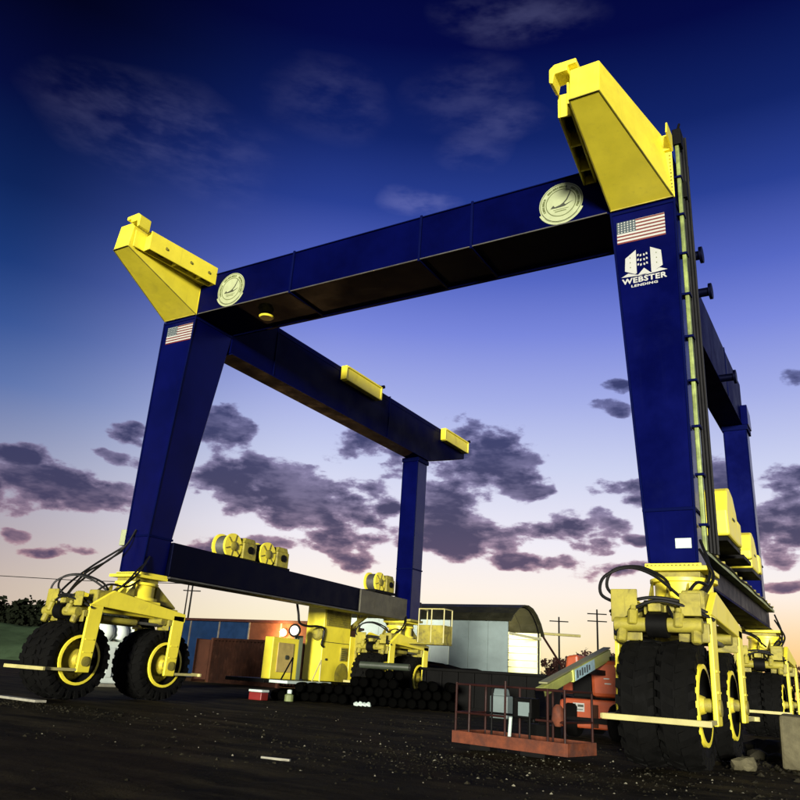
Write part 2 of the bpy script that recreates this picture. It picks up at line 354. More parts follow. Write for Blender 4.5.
# ------------------------------------------------------------------ THE BOAT HOIST
XC, Y0 = -11.2, 15.97
ZT, ZB = 12.12, 3.62
HO = thing('boat_hoist', (XC, 23.5, 0), 'huge blue and yellow travelling boat hoist on rubber tyres', 'boat hoist')
def mx(s, x): return XC+s*(x-XC) if s > 0 else 2*XC-x     # right-hand coordinates mirrored to the left side
def leg_front(s):
    X = lambda x: mx(s, x)
    b = MB()
    zk = 4.72
    xi = lambda z: -3.70+(-4.21+3.70)*(z-ZB)/(ZT-ZB); xo = lambda z: -2.77+(.05)*(z-ZB)/(ZT-ZB)
    yb = lambda z: 16.92+(17.76-16.92)*max(0,(z-zk))/(ZT-zk)
    def ring(z): return [(X(xi(z)),Y0,z),(X(xo(z)),Y0,z),(X(xo(z)),yb(z),z),(X(xi(z)),yb(z),z)]
    rs = [ring(z) for z in (ZB, zk, ZT)]
    b.v = [Vector(p) for r in rs for p in r]
    for k in range(2):
        for i in range(4): b.f.append((k*4+i, k*4+(i+1)%4, k*4+4+(i+1)%4, k*4+4+i))
    b.f += [(3,2,1,0),(8,9,10,11)]
    o = b.build('leg', BLU, HO, bevel=.03)
    # base flange, weld bands, edge beads
    q = MB(); q.span(*sorted((X(-3.78),X(-2.69))), Y0-.08, 17.0, ZB-.10, ZB-.004); q.build('base_flange', YEL, o, bevel=.012)
    for z, w in ((zk, .035),(ZT-.09, .03)):
        q = MB(); r = ring(z); e = .028
        q.span(min(p[0] for p in r)-e, max(p[0] for p in r)+e, Y0-e, yb(z)+e, z-w, z+w)
        q.build('weld_band', BLUS, o, bevel=.01)
    for xf in (xi, xo):
        q = MB(); q.bar((X(xf(ZB)),Y0,ZB+.02),(X(xf(ZT)),Y0,ZT-.02),.05,.05,up=(0,1,0)); q.build('edge_bead', BLUS, o, bevel=.01)
    q = MB()
    for i in range(13):
        x = X(-3.72+i*.08); q.lathe((x, Y0-.085, ZB-.052), (0,-1,0), [(.022,0),(.022,.03),(.012,.036)], 6)
    tag(q.build('bolts', YELD, o), kind='stuff')
    return o
legs = {s: leg_front(s) for s in (1,-1)}
def leg_back(s):
    X = lambda x: mx(s, x); b = MB(); y0, y1 = 31.5, 32.45
    b.span(*sorted((X(-4.12),X(-3.28))), y0, y1, ZB, 11.44)
    o = b.build('leg', BLU, HO, bevel=.03)
    q = MB(); q.span(*sorted((X(-4.25),X(-3.12))), y0-.12, y1+.12, ZB-.10, ZB-.004); q.build('base_flange', YELD, o, bevel=.012)
    q = MB(); q.span(*sorted((X(-4.18),X(-3.22))), y0-.06, y1+.06, 11.2, 11.4); q.build('weld_band', BLUS, o, bevel=.01)
    q = MB(); q.span(*sorted((X(-4.15),X(-3.25))), y0-.03, y1+.03, 5.9, 5.96); q.build('weld_band', BLUS, o, bevel=.01)
    for sx in (-4.12,-3.28):
        q = MB(); q.bar((X(sx),y0,ZB+.02),(X(sx),y0,11.18),.045,.045,up=(0,1,0)); q.build('edge_bead', BLUS, o, bevel=.01)
    if s > 0:
        q = MB(); q.prism([(y0-.05,11.41),(y0+.0,12.25),(y1-.1,12.05),(y1+.05,11.41)],'x',-3.44,-3.18); q.build('top_gusset', BLU, o, bevel=.02)
    return o
for s in (1,-1): leg_back(s)
# front cross beam
b = MB(); b.span(-18.185, -4.215, Y0+.004, 17.75, ZT+.004, 13.5); fb = b.build('cross_beam', BLUB, HO, bevel=.03)
for x in (-14.19, -9.59, -7.98):
    q = MB()
    for (ya,yb_,za,zb_) in ((Y0-.05,Y0+.003,ZT-.05,13.56),(17.752,17.80,ZT-.05,13.56),(Y0,17.76,ZT-.05,ZT+.003),(Y0,17.76,13.502,13.56)):
        q.span(x-.035,x+.035,ya,yb_,za,zb_)
    q.build('splice_rib', BLUS, fb, bevel=.008)
q = MB(); q.bar((-18.1,Y0-.015,ZT+.012),(-4.3,Y0-.015,ZT+.012),.04,.03); q.build('lower_bead', STL, fb)
q = MB(); q.span(-18.1,-4.3,17.70,17.79,ZT-.06,ZT+.0); q.span(-18.1,-4.3,Y0-.02,Y0+.05,13.503,13.53); q.build('edge_bead', BLUS, fb)
# heads of both legs: blue box closing the beam end, yellow cantilever jib in front of it
def head(s):
    X = lambda x: mx(s, x)
    b = MB(); b.span(*sorted((X(-4.213),X(-2.72))), Y0+.01, 17.755, ZT+.003, 13.49); b.build('beam_end_box', BLUB, HO, bevel=.03)
    A = (X(-4.2),12.85,13.08); B = (X(-3.54),12.85,13.08); C = (X(-3.54),12.95,13.98); Dp = (X(-4.2),12.95,13.98)
    E_ = (X(-4.205),Y0,ZT+.01); F_ = (X(-2.715),Y0,ZT+.01); G_ = (X(-2.90),Y0-.02,13.96); H_ = (X(-4.2),Y0-.02,13.96)
    b = MB(); b.hexa([A,B,F_,E_,Dp,C,G_,H_]); j = b.build('jib', YEL, HO, bevel=.025)
    q = MB(); q.bar(A,B,.025,.025); q.bar(B,F_,.022,.022); q.bar(A,E_,.022,.022); q.bar((X(-4.205),Y0-.03,ZT+.03),(X(-2.73),Y0-.03,ZT+.03),.05,.06)
    q.build('weld_bead', YELD, j)
    q = MB()     # hooked lug on the nose, reaching inwards
    q.prism([(X(-4.0),13.985),(X(-4.0),14.10),(X(-4.50),14.12),(X(-4.62),14.02),(X(-4.62),13.66),(X(-4.54),13.62),(X(-4.50),13.86),(X(-4.203),13.86),(X(-4.203),13.985)], 'y', 12.78, 13.22); q.build('nose_lug', YEL, j, bevel=.02)
    q = MB(); q.span(*sorted((X(-4.208),X(-2.70))), Y0-.016, Y0+.008, ZT+.012, 13.60); q.build('mounting_flange', YEL, j)
    q = MB(); q.prism([(15.30,13.50),(15.40,13.84),(15.94,13.86),(15.953,13.40)], 'x', *sorted((X(-2.70),X(-2.66)))); q.span(*sorted((X(-2.98),X(-2.702))),15.86,15.94,13.42,13.86); q.build('rear_lug', YEL, j, bevel=.01)
    q = MB()
    for i in range(12): q.lathe((X(-2.745), Y0-.017, 13.3-i*1.1/11), (0,-1,0), [(.022,0),(.022,.03),(.01,.035)], 6)
    tag(q.build('bolts', YELD, j), kind='stuff')
    # sheave box along the inner side
    d = Vector((X(-4.72)-X(-4.42), 3.05, 0)); o0 = Vector((X(-4.40),12.92,0)); dn = d.normalized(); sd_ = Vector((s*dn.y,-s*dn.x,0))  # outward = towards jib
    def P(a, w, z): return o0+dn*a+sd_*w+Vector((0,0,z))
    L = 3.1; wv = .17
    q = MB()
    def slab(a0,a1,w0,w1,z0,z1): q.hexa([P(a0,w0,z0),P(a1,w0,z0),P(a1,w1,z0),P(a0,w1,z0),P(a0,w0,z1),P(a1,w0,z1),P(a1,w1,z1),P(a0,w1,z1)])
    slab(.42,L,-wv,-wv+.05,13.12,13.76); slab(.05,L,wv-.05,wv,13.12,13.70)
    for a in (.42,1.48,2.46,L-.06): slab(a,a+.06,-wv+.052,wv-.052,13.12,13.74)
    slab(.49,L-.06,-wv+.052,wv-.052,13.68,13.758)
    sb = q.build('sheave_box', YEL, j, bevel=.015)
    for a in (1.02,2.0,2.75):
      q = MB(); q.lathe(P(a,-.07,13.42), sd_, [(.1,0),(.23,0),(.23,.03),(.19,.07),(.23,.11),(.23,.14),(.1,.14)], 20)
      q.build('sheave', BLK, j, smooth=True)
    q = MB()
    for a in (1.02,2.0,2.75): q.lathe(P(a,-wv-.03,13.42), sd_, [(.05,0),(.05,.04)], 10)
    for a in (.9,1.7,2.5): q.lathe(P(a,0,13.755), (0,0,1), [(.05,0),(.05,.08),(.03,.1)], 8)
    q.build('axle_cap', YELD, j)
    q = MB(); q.hexa([P(0.1,wv+.001,13.2),P(L-.1,wv+.001,13.2),P(L-.1,.62,13.2),P(.1,.30,13.2),P(.1,wv+.001,13.32),P(L-.1,wv+.001,13.32),P(L-.1,.62,13.32),P(.1,.30,13.32)]); q.build('mounting_shelf', YELD, j)
    return j
for s in (1,-1): head(s)
# upper side beams running back
for s in (1,-1):
    X = lambda x: mx(s, x)
    b = MB(); b.prism([(17.76,11.45),(32.5,11.45),(36.4,12.60),(36.4,13.48),(17.76,13.48)] if s < 0 else [(17.76,11.45),(32.4,11.45),(32.4,13.48),(17.76,13.48)], 'x', *sorted((X(-4.21),X(-3.45)))); ub = b.build('upper_beam', BLUB, HO, bevel=.03)
    for y in (20.1, 28.4):
        q = MB()
        for xx in (-4.235,-3.447): q.span(*sorted((X(xx),X(xx+.022))), y-.03,y+.03, 11.47,13.46)
        q.span(*sorted((X(-4.23),X(-3.43))), y-.03,y+.03, 13.483,13.52)
        q.build('splice_rib', BLUS, ub, bevel=.006)
    q = MB(); q.span(*sorted((X(-4.232),X(-4.212))), 20.2,28.3, 13.25,13.29); q.span(*sorted((X(-4.232),X(-4.212))), 28.5,36.3 if s < 0 else 32.3, 13.25,13.29); q.span(*sorted((X(-4.27),X(-3.40))),17.8,32.4,11.41,11.447); q.build('edge_bead', BLUS, ub)
    # yellow travelling sheave blocks on the inner side
    for (ya, yb_) in ((24.3, 27.2), (33.5, 36.3))[:2 if s < 0 else 1]:
        q = MB(); q.span(*sorted((X(-4.24),X(-4.50))), ya+.1, yb_-.1, 12.92, 13.42); q.span(*sorted((X(-4.24),X(-4.54))), ya, ya+.1, 12.86, 13.5); q.span(*sorted((X(-4.24),X(-4.54))), yb_-.1, yb_, 12.86, 13.5)
        q.span(*sorted((X(-4.24),X(-4.55))), ya+.1, yb_-.1, 13.42, 13.5); q.span(*sorted((X(-4.24),X(-4.55))), ya+.1, yb_-.1, 12.84, 12.92)
        bl = q.build('sheave_block', YEL, ub, bevel=.02)
        q = MB(); q.span(*sorted((X(-3.6),X(-4.3))), yb_+.02, yb_+.35, 13.485, 13.68); q.tube((X(-4.3),yb_+.18,13.6),(X(-4.5),yb_+.18,13.6),.08); q.build('cable_clamp', DRKB, ub)
# cable spools standing out of the right-hand upper beam
for (y, z, xt) in ((20.2,12.9,-2.78),(21.3,12.28,-2.76),(26.5,11.55,-2.90)):
    q = MB(); q.lathe((-3.45,y,z), (1,0,0), [(.13,0),(.13,xt+3.45-.09),(.24,xt+3.45-.085),(.24,xt+3.45),(.05,xt+3.46)], 16); q.build('cable_spool', DRKB, HO, smooth=True)
# lower side beams
for s in (1,-1):
    X = lambda x: mx(s, x)
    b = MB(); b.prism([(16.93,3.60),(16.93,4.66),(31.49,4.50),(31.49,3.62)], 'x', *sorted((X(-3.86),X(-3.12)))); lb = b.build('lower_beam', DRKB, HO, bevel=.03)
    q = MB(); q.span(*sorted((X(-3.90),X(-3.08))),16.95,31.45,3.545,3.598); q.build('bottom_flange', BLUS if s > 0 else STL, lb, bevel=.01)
    if s < 0:
        q = MB(); q.span(X(-3.95),X(-3.868),27.6,32.9,3.56,4.50); q.build('grey_end_cladding', mat('bare_grey_plate',(.085,.08,.055),.6,.2,var=.4,vscale=2,dirt=(.05,.045,.03),damt=.5), lb, bevel=.01)
def winch(s, y, x0, sc_=1., hood=False):
    X = lambda x: mx(s, x); b = MB(); z = 4.62
    if not hood:
        b.lathe((X(x0)-.35*1,y,z+.42*sc_), (1,0,0), [(.2,0),(.44*sc_,0),(.44*sc_,.07),(.34*sc_,.09),(.34*sc_,.52),(.44*sc_,.54),(.44*sc_,.62),(.2,.62)], 24)
        o = b.build('winch', YEL, HO, smooth=True)
        q = MB(); q.span(X(x0)-.3,X(x0)+.34,y+.46,y+1.15,z+.05,z+.62*sc_); q.prism([(y+.46,z+.62*sc_),(y+1.15,z+.62*sc_),(y+1.05,z+.8*sc_),(y+.55,z+.8*sc_)],'x',X(x0)-.28,X(x0)+.3); q.build('gear_case', YELD, o, bevel=.03)
        q = MB(); q.lathe((X(x0)+.341,y+.8,z+.38),(1,0,0),[(.13,0),(.13,.05),(.05,.06)],14); q.build('hub_cover', BLK, o)
        q = MB(); q.span(X(x0)-.38,X(x0)+.38,y-.5,y+1.2,z-.06,z+.05); q.build('bed_plate', BLK, o)
        q = MB(); q.lathe((X(x0)+.271,y,z+.42*sc_),(1,0,0),[(.16,0),(.16,.05),(.10,.08),(.0,.08)],16); q.build('bearing_cap', YELD, o, smooth=True)
        for k in range(6):
            a = k*math.pi/3+.3; q = MB(); q.bar((X(x0)+.285,y+.17*math.cos(a),z+.42*sc_+.17*math.sin(a)),(X(x0)+.285,y+.40*math.cos(a),z+.42*sc_+.40*math.sin(a)),.03,.025,up=(1,0,0)); q.build('flange_rib', YELD, o)
        q = MB()
        for i in range(9): q.lathe((X(x0)-.24+i*.045,y,z+.42*sc_),(1,0,0),[(.36*sc_,-.02),(.375*sc_,0),(.36*sc_,.02)],20)
        q.build('rope', STL, o, smooth=True)
    else:
        prof = [(y-.75,z+.0),(y-.8,z+.5),(y-.6,z+.95),(y-.25,z+1.08),(y+.15,z+1.0),(y+.5,z+.72),(y+.72,z+.35),(y+.74,z+.0)]
        prof = [(y+(p-y)*sc_, z+(q_-z)*sc_) for p,q_ in prof]
        b.prism(prof,'x',X(x0)-.42*sc_,X(x0)+.42*sc_); o = b.build('winch', YEL, HO, bevel=.05)
        q = MB(); q.span(X(x0)-.3,X(x0)+.45,y+.76*sc_,y+1.25*sc_,z+.06,z+.6*sc_); q.build('gear_case', YEL, o, bevel=.05)
        q = MB(); q.span(X(x0)-.40,X(x0)+.40,y-.7,y+1.2*sc_,z-.1,z-.002); q.build('bed_plate', BLK, o)
        q = MB(); q.span(X(x0)+.42*sc_+.002,X(x0)+.42*sc_+.02,y-.2,y+.12,z+.42*sc_,z+.46*sc_); q.build('grip_slot', INK, o)
for y in (19.75, 21.6, 29.4): winch(-1, y, -3.45, .98)
for y, k, xw in ((19.3,1.12,-2.95),(24.3,1.0,-3.05),(21.9,.55,-2.95)): winch(1, y, xw, k, True)
# hose trays along the outside of the right lower beam
b = MB(); b.span(-3.115,-2.90,17.1,31.2,4.12,4.15); b.span(-2.935,-2.90,17.1,31.2,4.15,4.20); ht = b.build('hose_tray', CONDT, HO)
for i in range(4):
    pts = [V(-3.06+i*.055, 17.0+j*.9, 4.22+.03*math.sin(j*1.7+i*2)) for j in range(16)]
    q = MB(); q.pipe(spline(pts,3),   .030, 6); q.build('hose', HOSE, ht, smooth=True)
for i in range(15):
    q = MB(); q.span(-3.112,-2.88,17.4+i*.95,17.52+i*.95,4.245,4.30); q.build('clamp', YELD, ht)
# conduit run down the outer side of the right front leg
b = MB(); b.bar((-2.62,16.30,13.9),(-2.66,16.30,3.9),.09,.15,up=(0,1,0)); cn = b.build('conduit', CONDT, HO, bevel=.02)
for i in range(9):
    z = 4.4+i*1.05; q = MB(); q.span(-2.74,-2.56,16.18,16.42,z,z+.05); q.build('clamp', BLUS, cn)
for i in range(3):
    pts = [V(-2.60+.05*i,16.55+.10*i+.05*noise.noise((j,i,0)),14.3-j*1.04) for j in range(11)]
    q = MB(); q.pipe(spline(pts,3),.035,6); q.build('hose', HOSE, cn, smooth=True)
for j,(y,z) in enumerate(((16.3,13.95),(16.9,13.4),(16.6,12.6))):
    q = MB(); q.span(-2.70,-2.50,y-.14,y+.16,z-.2,z+.25); q.tube((-2.6,y,z+.25),(-2.55,y+.1,z+.55),.03); q.build('valve_block', BLK, cn, bevel=.02)

# bogies ------------------------------------------------------------------
def torus_prof(r, w): # tyre section (radius, axial)
    h = w/2
    return [(.60,-h*.72),(.70,-h*.92),(.86,-h*1.0),(r-.10,-h*.93),(r-.03,-h*.70),(r-.03,h*.70),(r-.10,h*.93),(.86,h*1.0),(.70,h*.92),(.60,h*.72),(.55,h*.5),(.55,-h*.5)]
RT = 1.03
def tyre_mesh():
    b = MB(); b.lathe((0,0,0),(1,0,0),torus_prof(RT,.585),48,closed=True)
    nl = 24
    for k in range(nl):
        for sg in (-1,1):
            a = 2*math.pi*(k+(.5 if sg > 0 else 0))/nl; da = .085
            def P(x,ang,r): return (x, r*math.cos(ang), r*math.sin(ang))
            sk = .13
            pts = []
            for r in (RT-.06, RT):
                pts += [P(sg*.02,a-da+sk,r),P(sg*.288,a-da,r-(.05 if r==RT else .06)),P(sg*.288,a+da*.7,r-(.05 if r==RT else .06)),P(sg*.02,a+da*.7+sk,r)]
            b.hexa(pts)
            pts = []   # shoulder lug running down the side wall
            for x in (.25,.304): pts += [P(sg*x,a-da,RT-.24),P(sg*x,a+da*.6,RT-.24),P(sg*x,a+da*.7,RT-.05),P(sg*x,a-da,RT-.05)]
            b.hexa(pts)
    return b
def make_bogie(at):
    b = MB(); BW = .36
    b.span(-.34,.34,-1.15,1.95,2.32,2.66)                      # walking beam
    b.span(-.62,.62,-.55,.95,2.66,2.78)
    o = b.build('bogie', YEL, HO, bevel=.025, at=at, local=True)
    def sub(q, name, m, bevel=0, smooth=False): return q.build(name, m, o, bevel, smooth, local=True)
    q = MB(); q.lathe((0,.45,2.782),(0,0,1),[(.66,0),(.66,.09),(.55,.10),(.55,.44),(.64,.45),(.64,.52)],28); sub(q,'turntable',YEL,smooth=True)
    q = MB(); q.span(-.58,.58,-.16,1.12,3.43,3.515); sub(q,'top_plate',YEL,.012)
    q = MB(); q.span(-.40,.40,.02,.92,3.31,3.428); sub(q,'neck',YELD,.015)  # recess under the top plate, its shade put into the darker yellow
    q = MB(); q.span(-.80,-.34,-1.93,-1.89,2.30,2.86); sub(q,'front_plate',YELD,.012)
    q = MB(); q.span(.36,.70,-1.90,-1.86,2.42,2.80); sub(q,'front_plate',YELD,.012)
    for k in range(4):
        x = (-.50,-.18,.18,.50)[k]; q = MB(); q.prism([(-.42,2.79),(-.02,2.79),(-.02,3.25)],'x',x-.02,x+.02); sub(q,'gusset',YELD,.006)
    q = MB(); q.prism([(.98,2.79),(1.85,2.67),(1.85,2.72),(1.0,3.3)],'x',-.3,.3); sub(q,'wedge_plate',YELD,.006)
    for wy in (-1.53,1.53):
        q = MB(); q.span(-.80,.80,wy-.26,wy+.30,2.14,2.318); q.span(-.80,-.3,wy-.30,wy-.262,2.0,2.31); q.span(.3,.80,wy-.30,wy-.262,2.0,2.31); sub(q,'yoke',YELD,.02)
        for sx in (-1,1):
            q = MB(); xa, xb = sorted((sx*.74, sx*.82))
            q.hexa([(xa,wy-.20,.72),(xb,wy-.20,.72),(xb,wy+.20,.72),(xa,wy+.20,.72),(xa,wy-.16,2.46),(xb,wy-.16,2.46),(xb,wy+.30,2.46),(xa,wy+.30,2.46)])
            sub(q,'fork_arm',YEL,.02)
            for zz in (1.55,1.22):
                q = MB(); q.span(*sorted((sx*.823,sx*.845)),wy-.12,wy+.14,zz,zz+.03); sub(q,'arm_rib',YEL)
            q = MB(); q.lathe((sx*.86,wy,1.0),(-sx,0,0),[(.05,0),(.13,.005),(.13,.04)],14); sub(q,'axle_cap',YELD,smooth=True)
            yg = -2.72 if wy < 0 else 2.72
            q = MB(); q.bar((sx*.78,wy,.78),(sx*.78,yg,.78),.05,.075); sub(q,'guard_stay',PALER,.008)
        yg = -2.76 if wy < 0 else 2.76
        q = MB(); q.span(-.76,.90,yg-.04,yg+.035,.735,.825); sub(q,'guard_bar',PALER,.01)
        for sx in (-.312,.312):
            q = tyre_mesh(); q.v = [v+Vector((sx,wy,RT)) for v in q.v]; sub(q,'tyre',RUB,0,True)
            sg = 1 if sx > 0 else -1
            q = MB(); q.lathe((sx+sg*.30,wy,RT),(-sg,0,0),[(.575,-.005),(.645,.0),(.645,.06),(.575,.06)],32,closed=True); sub(q,'rim_flange',YEL,0,True)
            q = MB(); q.lathe((sx+sg*.30,wy,RT),(-sg,0,0),[(.574,.0),(.56,.10),(.54,.36),(.55,.36),(.573,.1)],32,closed=True); sub(q,'rim_barrel',BLK,0,True)  # black inner wall: shade inside the rim put into the colour
            q = MB(); q.lathe((sx-sg*.04,wy,RT),(sg,0,0),[(.545,0),(.50,.05),(.34,.06),(.26,.20),(.17,.22),(.13,.33),(.0,.33)],32)
            for k in range(10):
                a = 2*math.pi*k/10; q.lathe((sx+sg*.0,wy+.42*math.cos(a),RT+.42*math.sin(a)),(sg,0,0),[(.03,0),(.03,.06)],6)
            sub(q,'rim',YELR,0,True)
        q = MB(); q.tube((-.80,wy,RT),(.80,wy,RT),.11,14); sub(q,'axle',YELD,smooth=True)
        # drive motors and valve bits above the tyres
        q = MB(); q.tube((-.72,wy-.42,2.26),(-.17,wy-.42,2.26),.12,16); sub(q,'drive_motor',YELD,smooth=True); q = MB(); q.tube((.17,wy-.42,2.26),(.72,wy-.42,2.26),.12,16); sub(q,'drive_motor',YELD,smooth=True); q = MB(); q.tube((-.165,wy-.40,2.26),(.165,wy-.40,2.26),.21,16); sub(q,'dark_gap_drum',BLK,smooth=True)  # black drum added between the motors: shade of the gap put into its colour
    # steering cylinders
    for sx in (-1,1):
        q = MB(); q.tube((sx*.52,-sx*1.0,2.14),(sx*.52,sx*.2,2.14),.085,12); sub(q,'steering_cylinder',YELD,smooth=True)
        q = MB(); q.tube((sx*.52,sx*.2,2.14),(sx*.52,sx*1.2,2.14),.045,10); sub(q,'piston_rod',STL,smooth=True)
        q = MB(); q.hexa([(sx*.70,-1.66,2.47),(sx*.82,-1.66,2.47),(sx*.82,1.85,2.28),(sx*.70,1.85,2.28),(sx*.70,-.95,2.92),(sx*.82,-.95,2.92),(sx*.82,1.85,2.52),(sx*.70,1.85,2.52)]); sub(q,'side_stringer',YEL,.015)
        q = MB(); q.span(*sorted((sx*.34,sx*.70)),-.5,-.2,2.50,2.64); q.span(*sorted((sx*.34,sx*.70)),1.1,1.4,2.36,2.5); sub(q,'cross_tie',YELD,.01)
    # boxes and manifold at the nose
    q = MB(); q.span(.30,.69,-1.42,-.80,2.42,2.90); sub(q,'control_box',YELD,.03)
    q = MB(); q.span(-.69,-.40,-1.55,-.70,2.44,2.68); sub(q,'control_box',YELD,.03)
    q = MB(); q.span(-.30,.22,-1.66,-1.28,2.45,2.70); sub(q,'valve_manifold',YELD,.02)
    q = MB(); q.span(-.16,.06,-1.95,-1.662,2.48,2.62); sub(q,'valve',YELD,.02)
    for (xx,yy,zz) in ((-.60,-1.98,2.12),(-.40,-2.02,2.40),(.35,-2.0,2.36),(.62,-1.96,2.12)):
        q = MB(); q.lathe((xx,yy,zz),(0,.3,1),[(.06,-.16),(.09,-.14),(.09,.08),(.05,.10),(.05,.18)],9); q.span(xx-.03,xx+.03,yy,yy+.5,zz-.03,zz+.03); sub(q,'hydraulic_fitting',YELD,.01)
    rr = random.Random(5)
    hp = [[(-.80,-1.3,2.72),(-.98,-1.5,2.95),(-.85,-1.5,3.25),(-.45,-1.2,3.35),(-.12,-.75,3.2),(-.05,-.5,3.0)],
          [(-.80,-1.4,2.65),(-1.05,-1.65,2.8),(-1.0,-1.6,3.12),(-.62,-1.35,3.32),(-.25,-.95,3.22),(.1,-.55,2.9)],
          [(-.9,-1.62,2.5),(-.6,-1.85,2.62),(-.1,-1.9,2.72),(.4,-1.75,2.66),(.75,-1.6,2.5)],
          [(-.9,-1.55,2.45),(-.5,-1.9,2.5),(0,-1.98,2.66),(.5,-1.85,2.56),(.86,-1.62,2.38)],
          [(.60,-.8,2.9),(.72,-.5,3.25),(.55,-.1,3.6),(.37,.34,3.9)],[(.45,-.8,2.9),(.60,-.55,3.1),(.60,-.1,3.5),(.38,.42,4.1)],[(.3,-1.4,2.68),(.5,-1.0,3.08),(.62,-.4,3.1),(.5,.1,3.35)],
          [(-.3,-1.5,2.6),(-.55,-1.95,2.35),(-.7,-1.98,2.1),(-.8,-1.7,2.25)],[(.1,-1.62,2.6),(.25,-2.0,2.42),(.42,-1.98,2.2),(.5,-1.7,2.3)]]
    for h in hp:
        q = MB(); q.pipe(spline(h,6),.030,7); sub(q,'hose',HOSE,0,True)
    return o
bog = make_bogie((-3.10,15.72,0))
for at in ((-19.02,15.72,0),(-3.35,31.4,0),(-18.95,31.4,0)): copy_tree(bog, HO, Vector(at)-OFF[HO.name])
# hoses down the left front leg
for h in ([(-19.66,16.2,4.6),(-19.95,16.0,4.3),(-20.2,15.4,3.75),(-20.1,14.6,3.1),(-19.75,13.8,2.36)],[(-19.64,16.4,5.0),(-19.85,16.2,4.4),(-20.05,15.7,3.9),(-20.0,14.8,3.1),(-19.6,14.2,2.6)],[(-19.2,15.93,4.9),(-19.3,15.75,4.4),(-19.7,15.5,3.9),(-19.9,14.9,3.4),(-19.4,13.9,2.4)]):
    q = MB(); q.pipe(spline(h,6),.032,7); q.build('hose', HOSE, HO, smooth=True)
q = MB(); q.span(-19.95,-19.66,15.98,16.35,4.45,4.95); q.build('junction_box', PALE, HO, bevel=.02)
q = MB(); q.lathe((-15.9,16.9,ZT-.14),(0,0,1),[(.22,0),(.26,.05),(.12,.13)],14); q.build('work_lamp', YEL, HO, smooth=True)
# rear access basket by the left rear leg
b = MB(); b.span(-17.55,-16.2,31.0,31.04,2.58,3.35); b.span(-16.24,-16.2,31.05,31.8,2.58,3.35); b.span(-18.0,-16.2,31.0,31.85,2.52,2.576); ap = b.build('access_platform', YELD, HO, bevel=.008)
for (x,y) in ((-17.5,31.02),(-16.85,31.02),(-16.22,31.02),(-16.22,31.8),(-17.5,31.8)):
    q = MB(); q.tube((x,y,2.6),(x,y,4.05),.028,8); q.build('rail_post', PALER, ap)
q = MB(); q.pipe([(-17.5,31.8,4.05),(-17.5,31.02,4.05),(-16.22,31.02,4.05),(-16.22,31.8,4.05)],.028,8); q.build('hand_rail', PALER, ap)
# power unit hung on the outside of the left lower beam
b = MB(); b.span(-21.25,-20.3,27.7,29.75,.72,3.82); pu = b.build('power_unit', YEL, HO, bevel=.03)
q = MB(); q.span(-21.9,-20.28,29.76,36.2,.80,2.66); q.build('engine_bay', YEL, pu, bevel=.03)
q = MB(); q.span(-20.298,-20.27,27.82,29.65,2.98,3.70); q.build('louvre_panel', YELD, pu, bevel=.008)
for i in range(7):
    q = MB(); q.hexa([(-20.268,27.9,3.05+i*.085),(-20.23,27.9,3.03+i*.085),(-20.23,29.5,3.03+i*.085),(-20.268,29.5,3.05+i*.085),(-20.268,27.9,3.07+i*.085),(-20.23,27.9,3.05+i*.085),(-20.23,29.5,3.05+i*.085),(-20.268,29.5,3.07+i*.085)]); q.build('louvre', YELD, pu)
q = MB(); q.span(-20.298,-20.285,27.72,29.7,2.30,2.325); q.build('panel_seam', INK, pu)
for (y,w) in ((29.05,.5),(30.25,.55),(32.4,.9),(34.4,.9)):
    q = MB(); q.span(-20.299 if y < 29.7 else -20.279,-20.25,y,y+w,1.58,2.15); f_ = q.build('vent', YELD, pu, bevel=.008)
    q = MB()
    for i in range(6): q.span(-20.249,-20.23,y+.04,y+w-.04,1.63+i*.085,1.66+i*.085)
    q.build('vent_slats', INK, pu)
q = MB(); q.lathe((-20.299,28.0,1.6),(1,0,0),[(.05,0),(.05,.05)],8); q.build('latch', INK, pu)
q = MB(); q.lathe((-20.40,29.3,.95),(1,0,0),[(.55,0),(.55,.10),(.4,.14)],20); q.build('fan_cover', YELD, pu, smooth=True)
b = MB(); b.span(-20.85,-20.4,24.55,26.2,.72,2.3); cb = b.build('control_cabinet', YEL, HO, bevel=.03)
q = MB(); q.span(-20.398,-20.36,24.85,25.85,.98,2.1); q.build('cabinet_door', mat('tan_door',(.45,.34,.10),.55,var=.3,dirt=(.2,.14,.05),damt=.4), cb, bevel=.02)
q = MB(); q.lathe((-20.36,25.4,1.55),(1,0,0),[(.09,0),(.09,.05)],10); q.build('door_latch', INK, cb)
q = MB(); q.span(-20.7,-20.40,26.21,26.44,.72,2.45); q.build('corner_post', mat('grey_green_post',(.16,.2,.12),.5), cb)
q = MB(); q.span(-22.2,-20.2,24.0,36.2,.58,.715); dk = q.build('deck', BLK, HO, bevel=.01)
q = MB(); q.span(-20.2,-19.3,24.3,26.5,.60,.70); q.span(-20.2,-19.55,26.5,27.5,.60,.70); q.build('landing', SHW, dk)
for y in (28.2,30.2,35.2):
    q = MB(); q.bar((-19.6,min(y,31.3),3.8),(-21.0,y,3.62 if y < 29.7 else 2.75),.16,.16); q.bar((-20.24,y,.65),(-20.24,y,3.8),.10,.10) if y > 30 else None; q.build('hanger', YELD, HO)
for sgn,(y0_,y1_) in ((0,(23.95,24.55)),(1,(25.9,26.4))):
    q = MB(); q.tube((-19.35,y0_,.72),(-19.35,y1_,1.55),.03,8); q.tube((-19.35,y1_,1.55),(-19.35,y1_,.72),.03,8); q.build('stair_rail', PALER if sgn else BLK, dk)
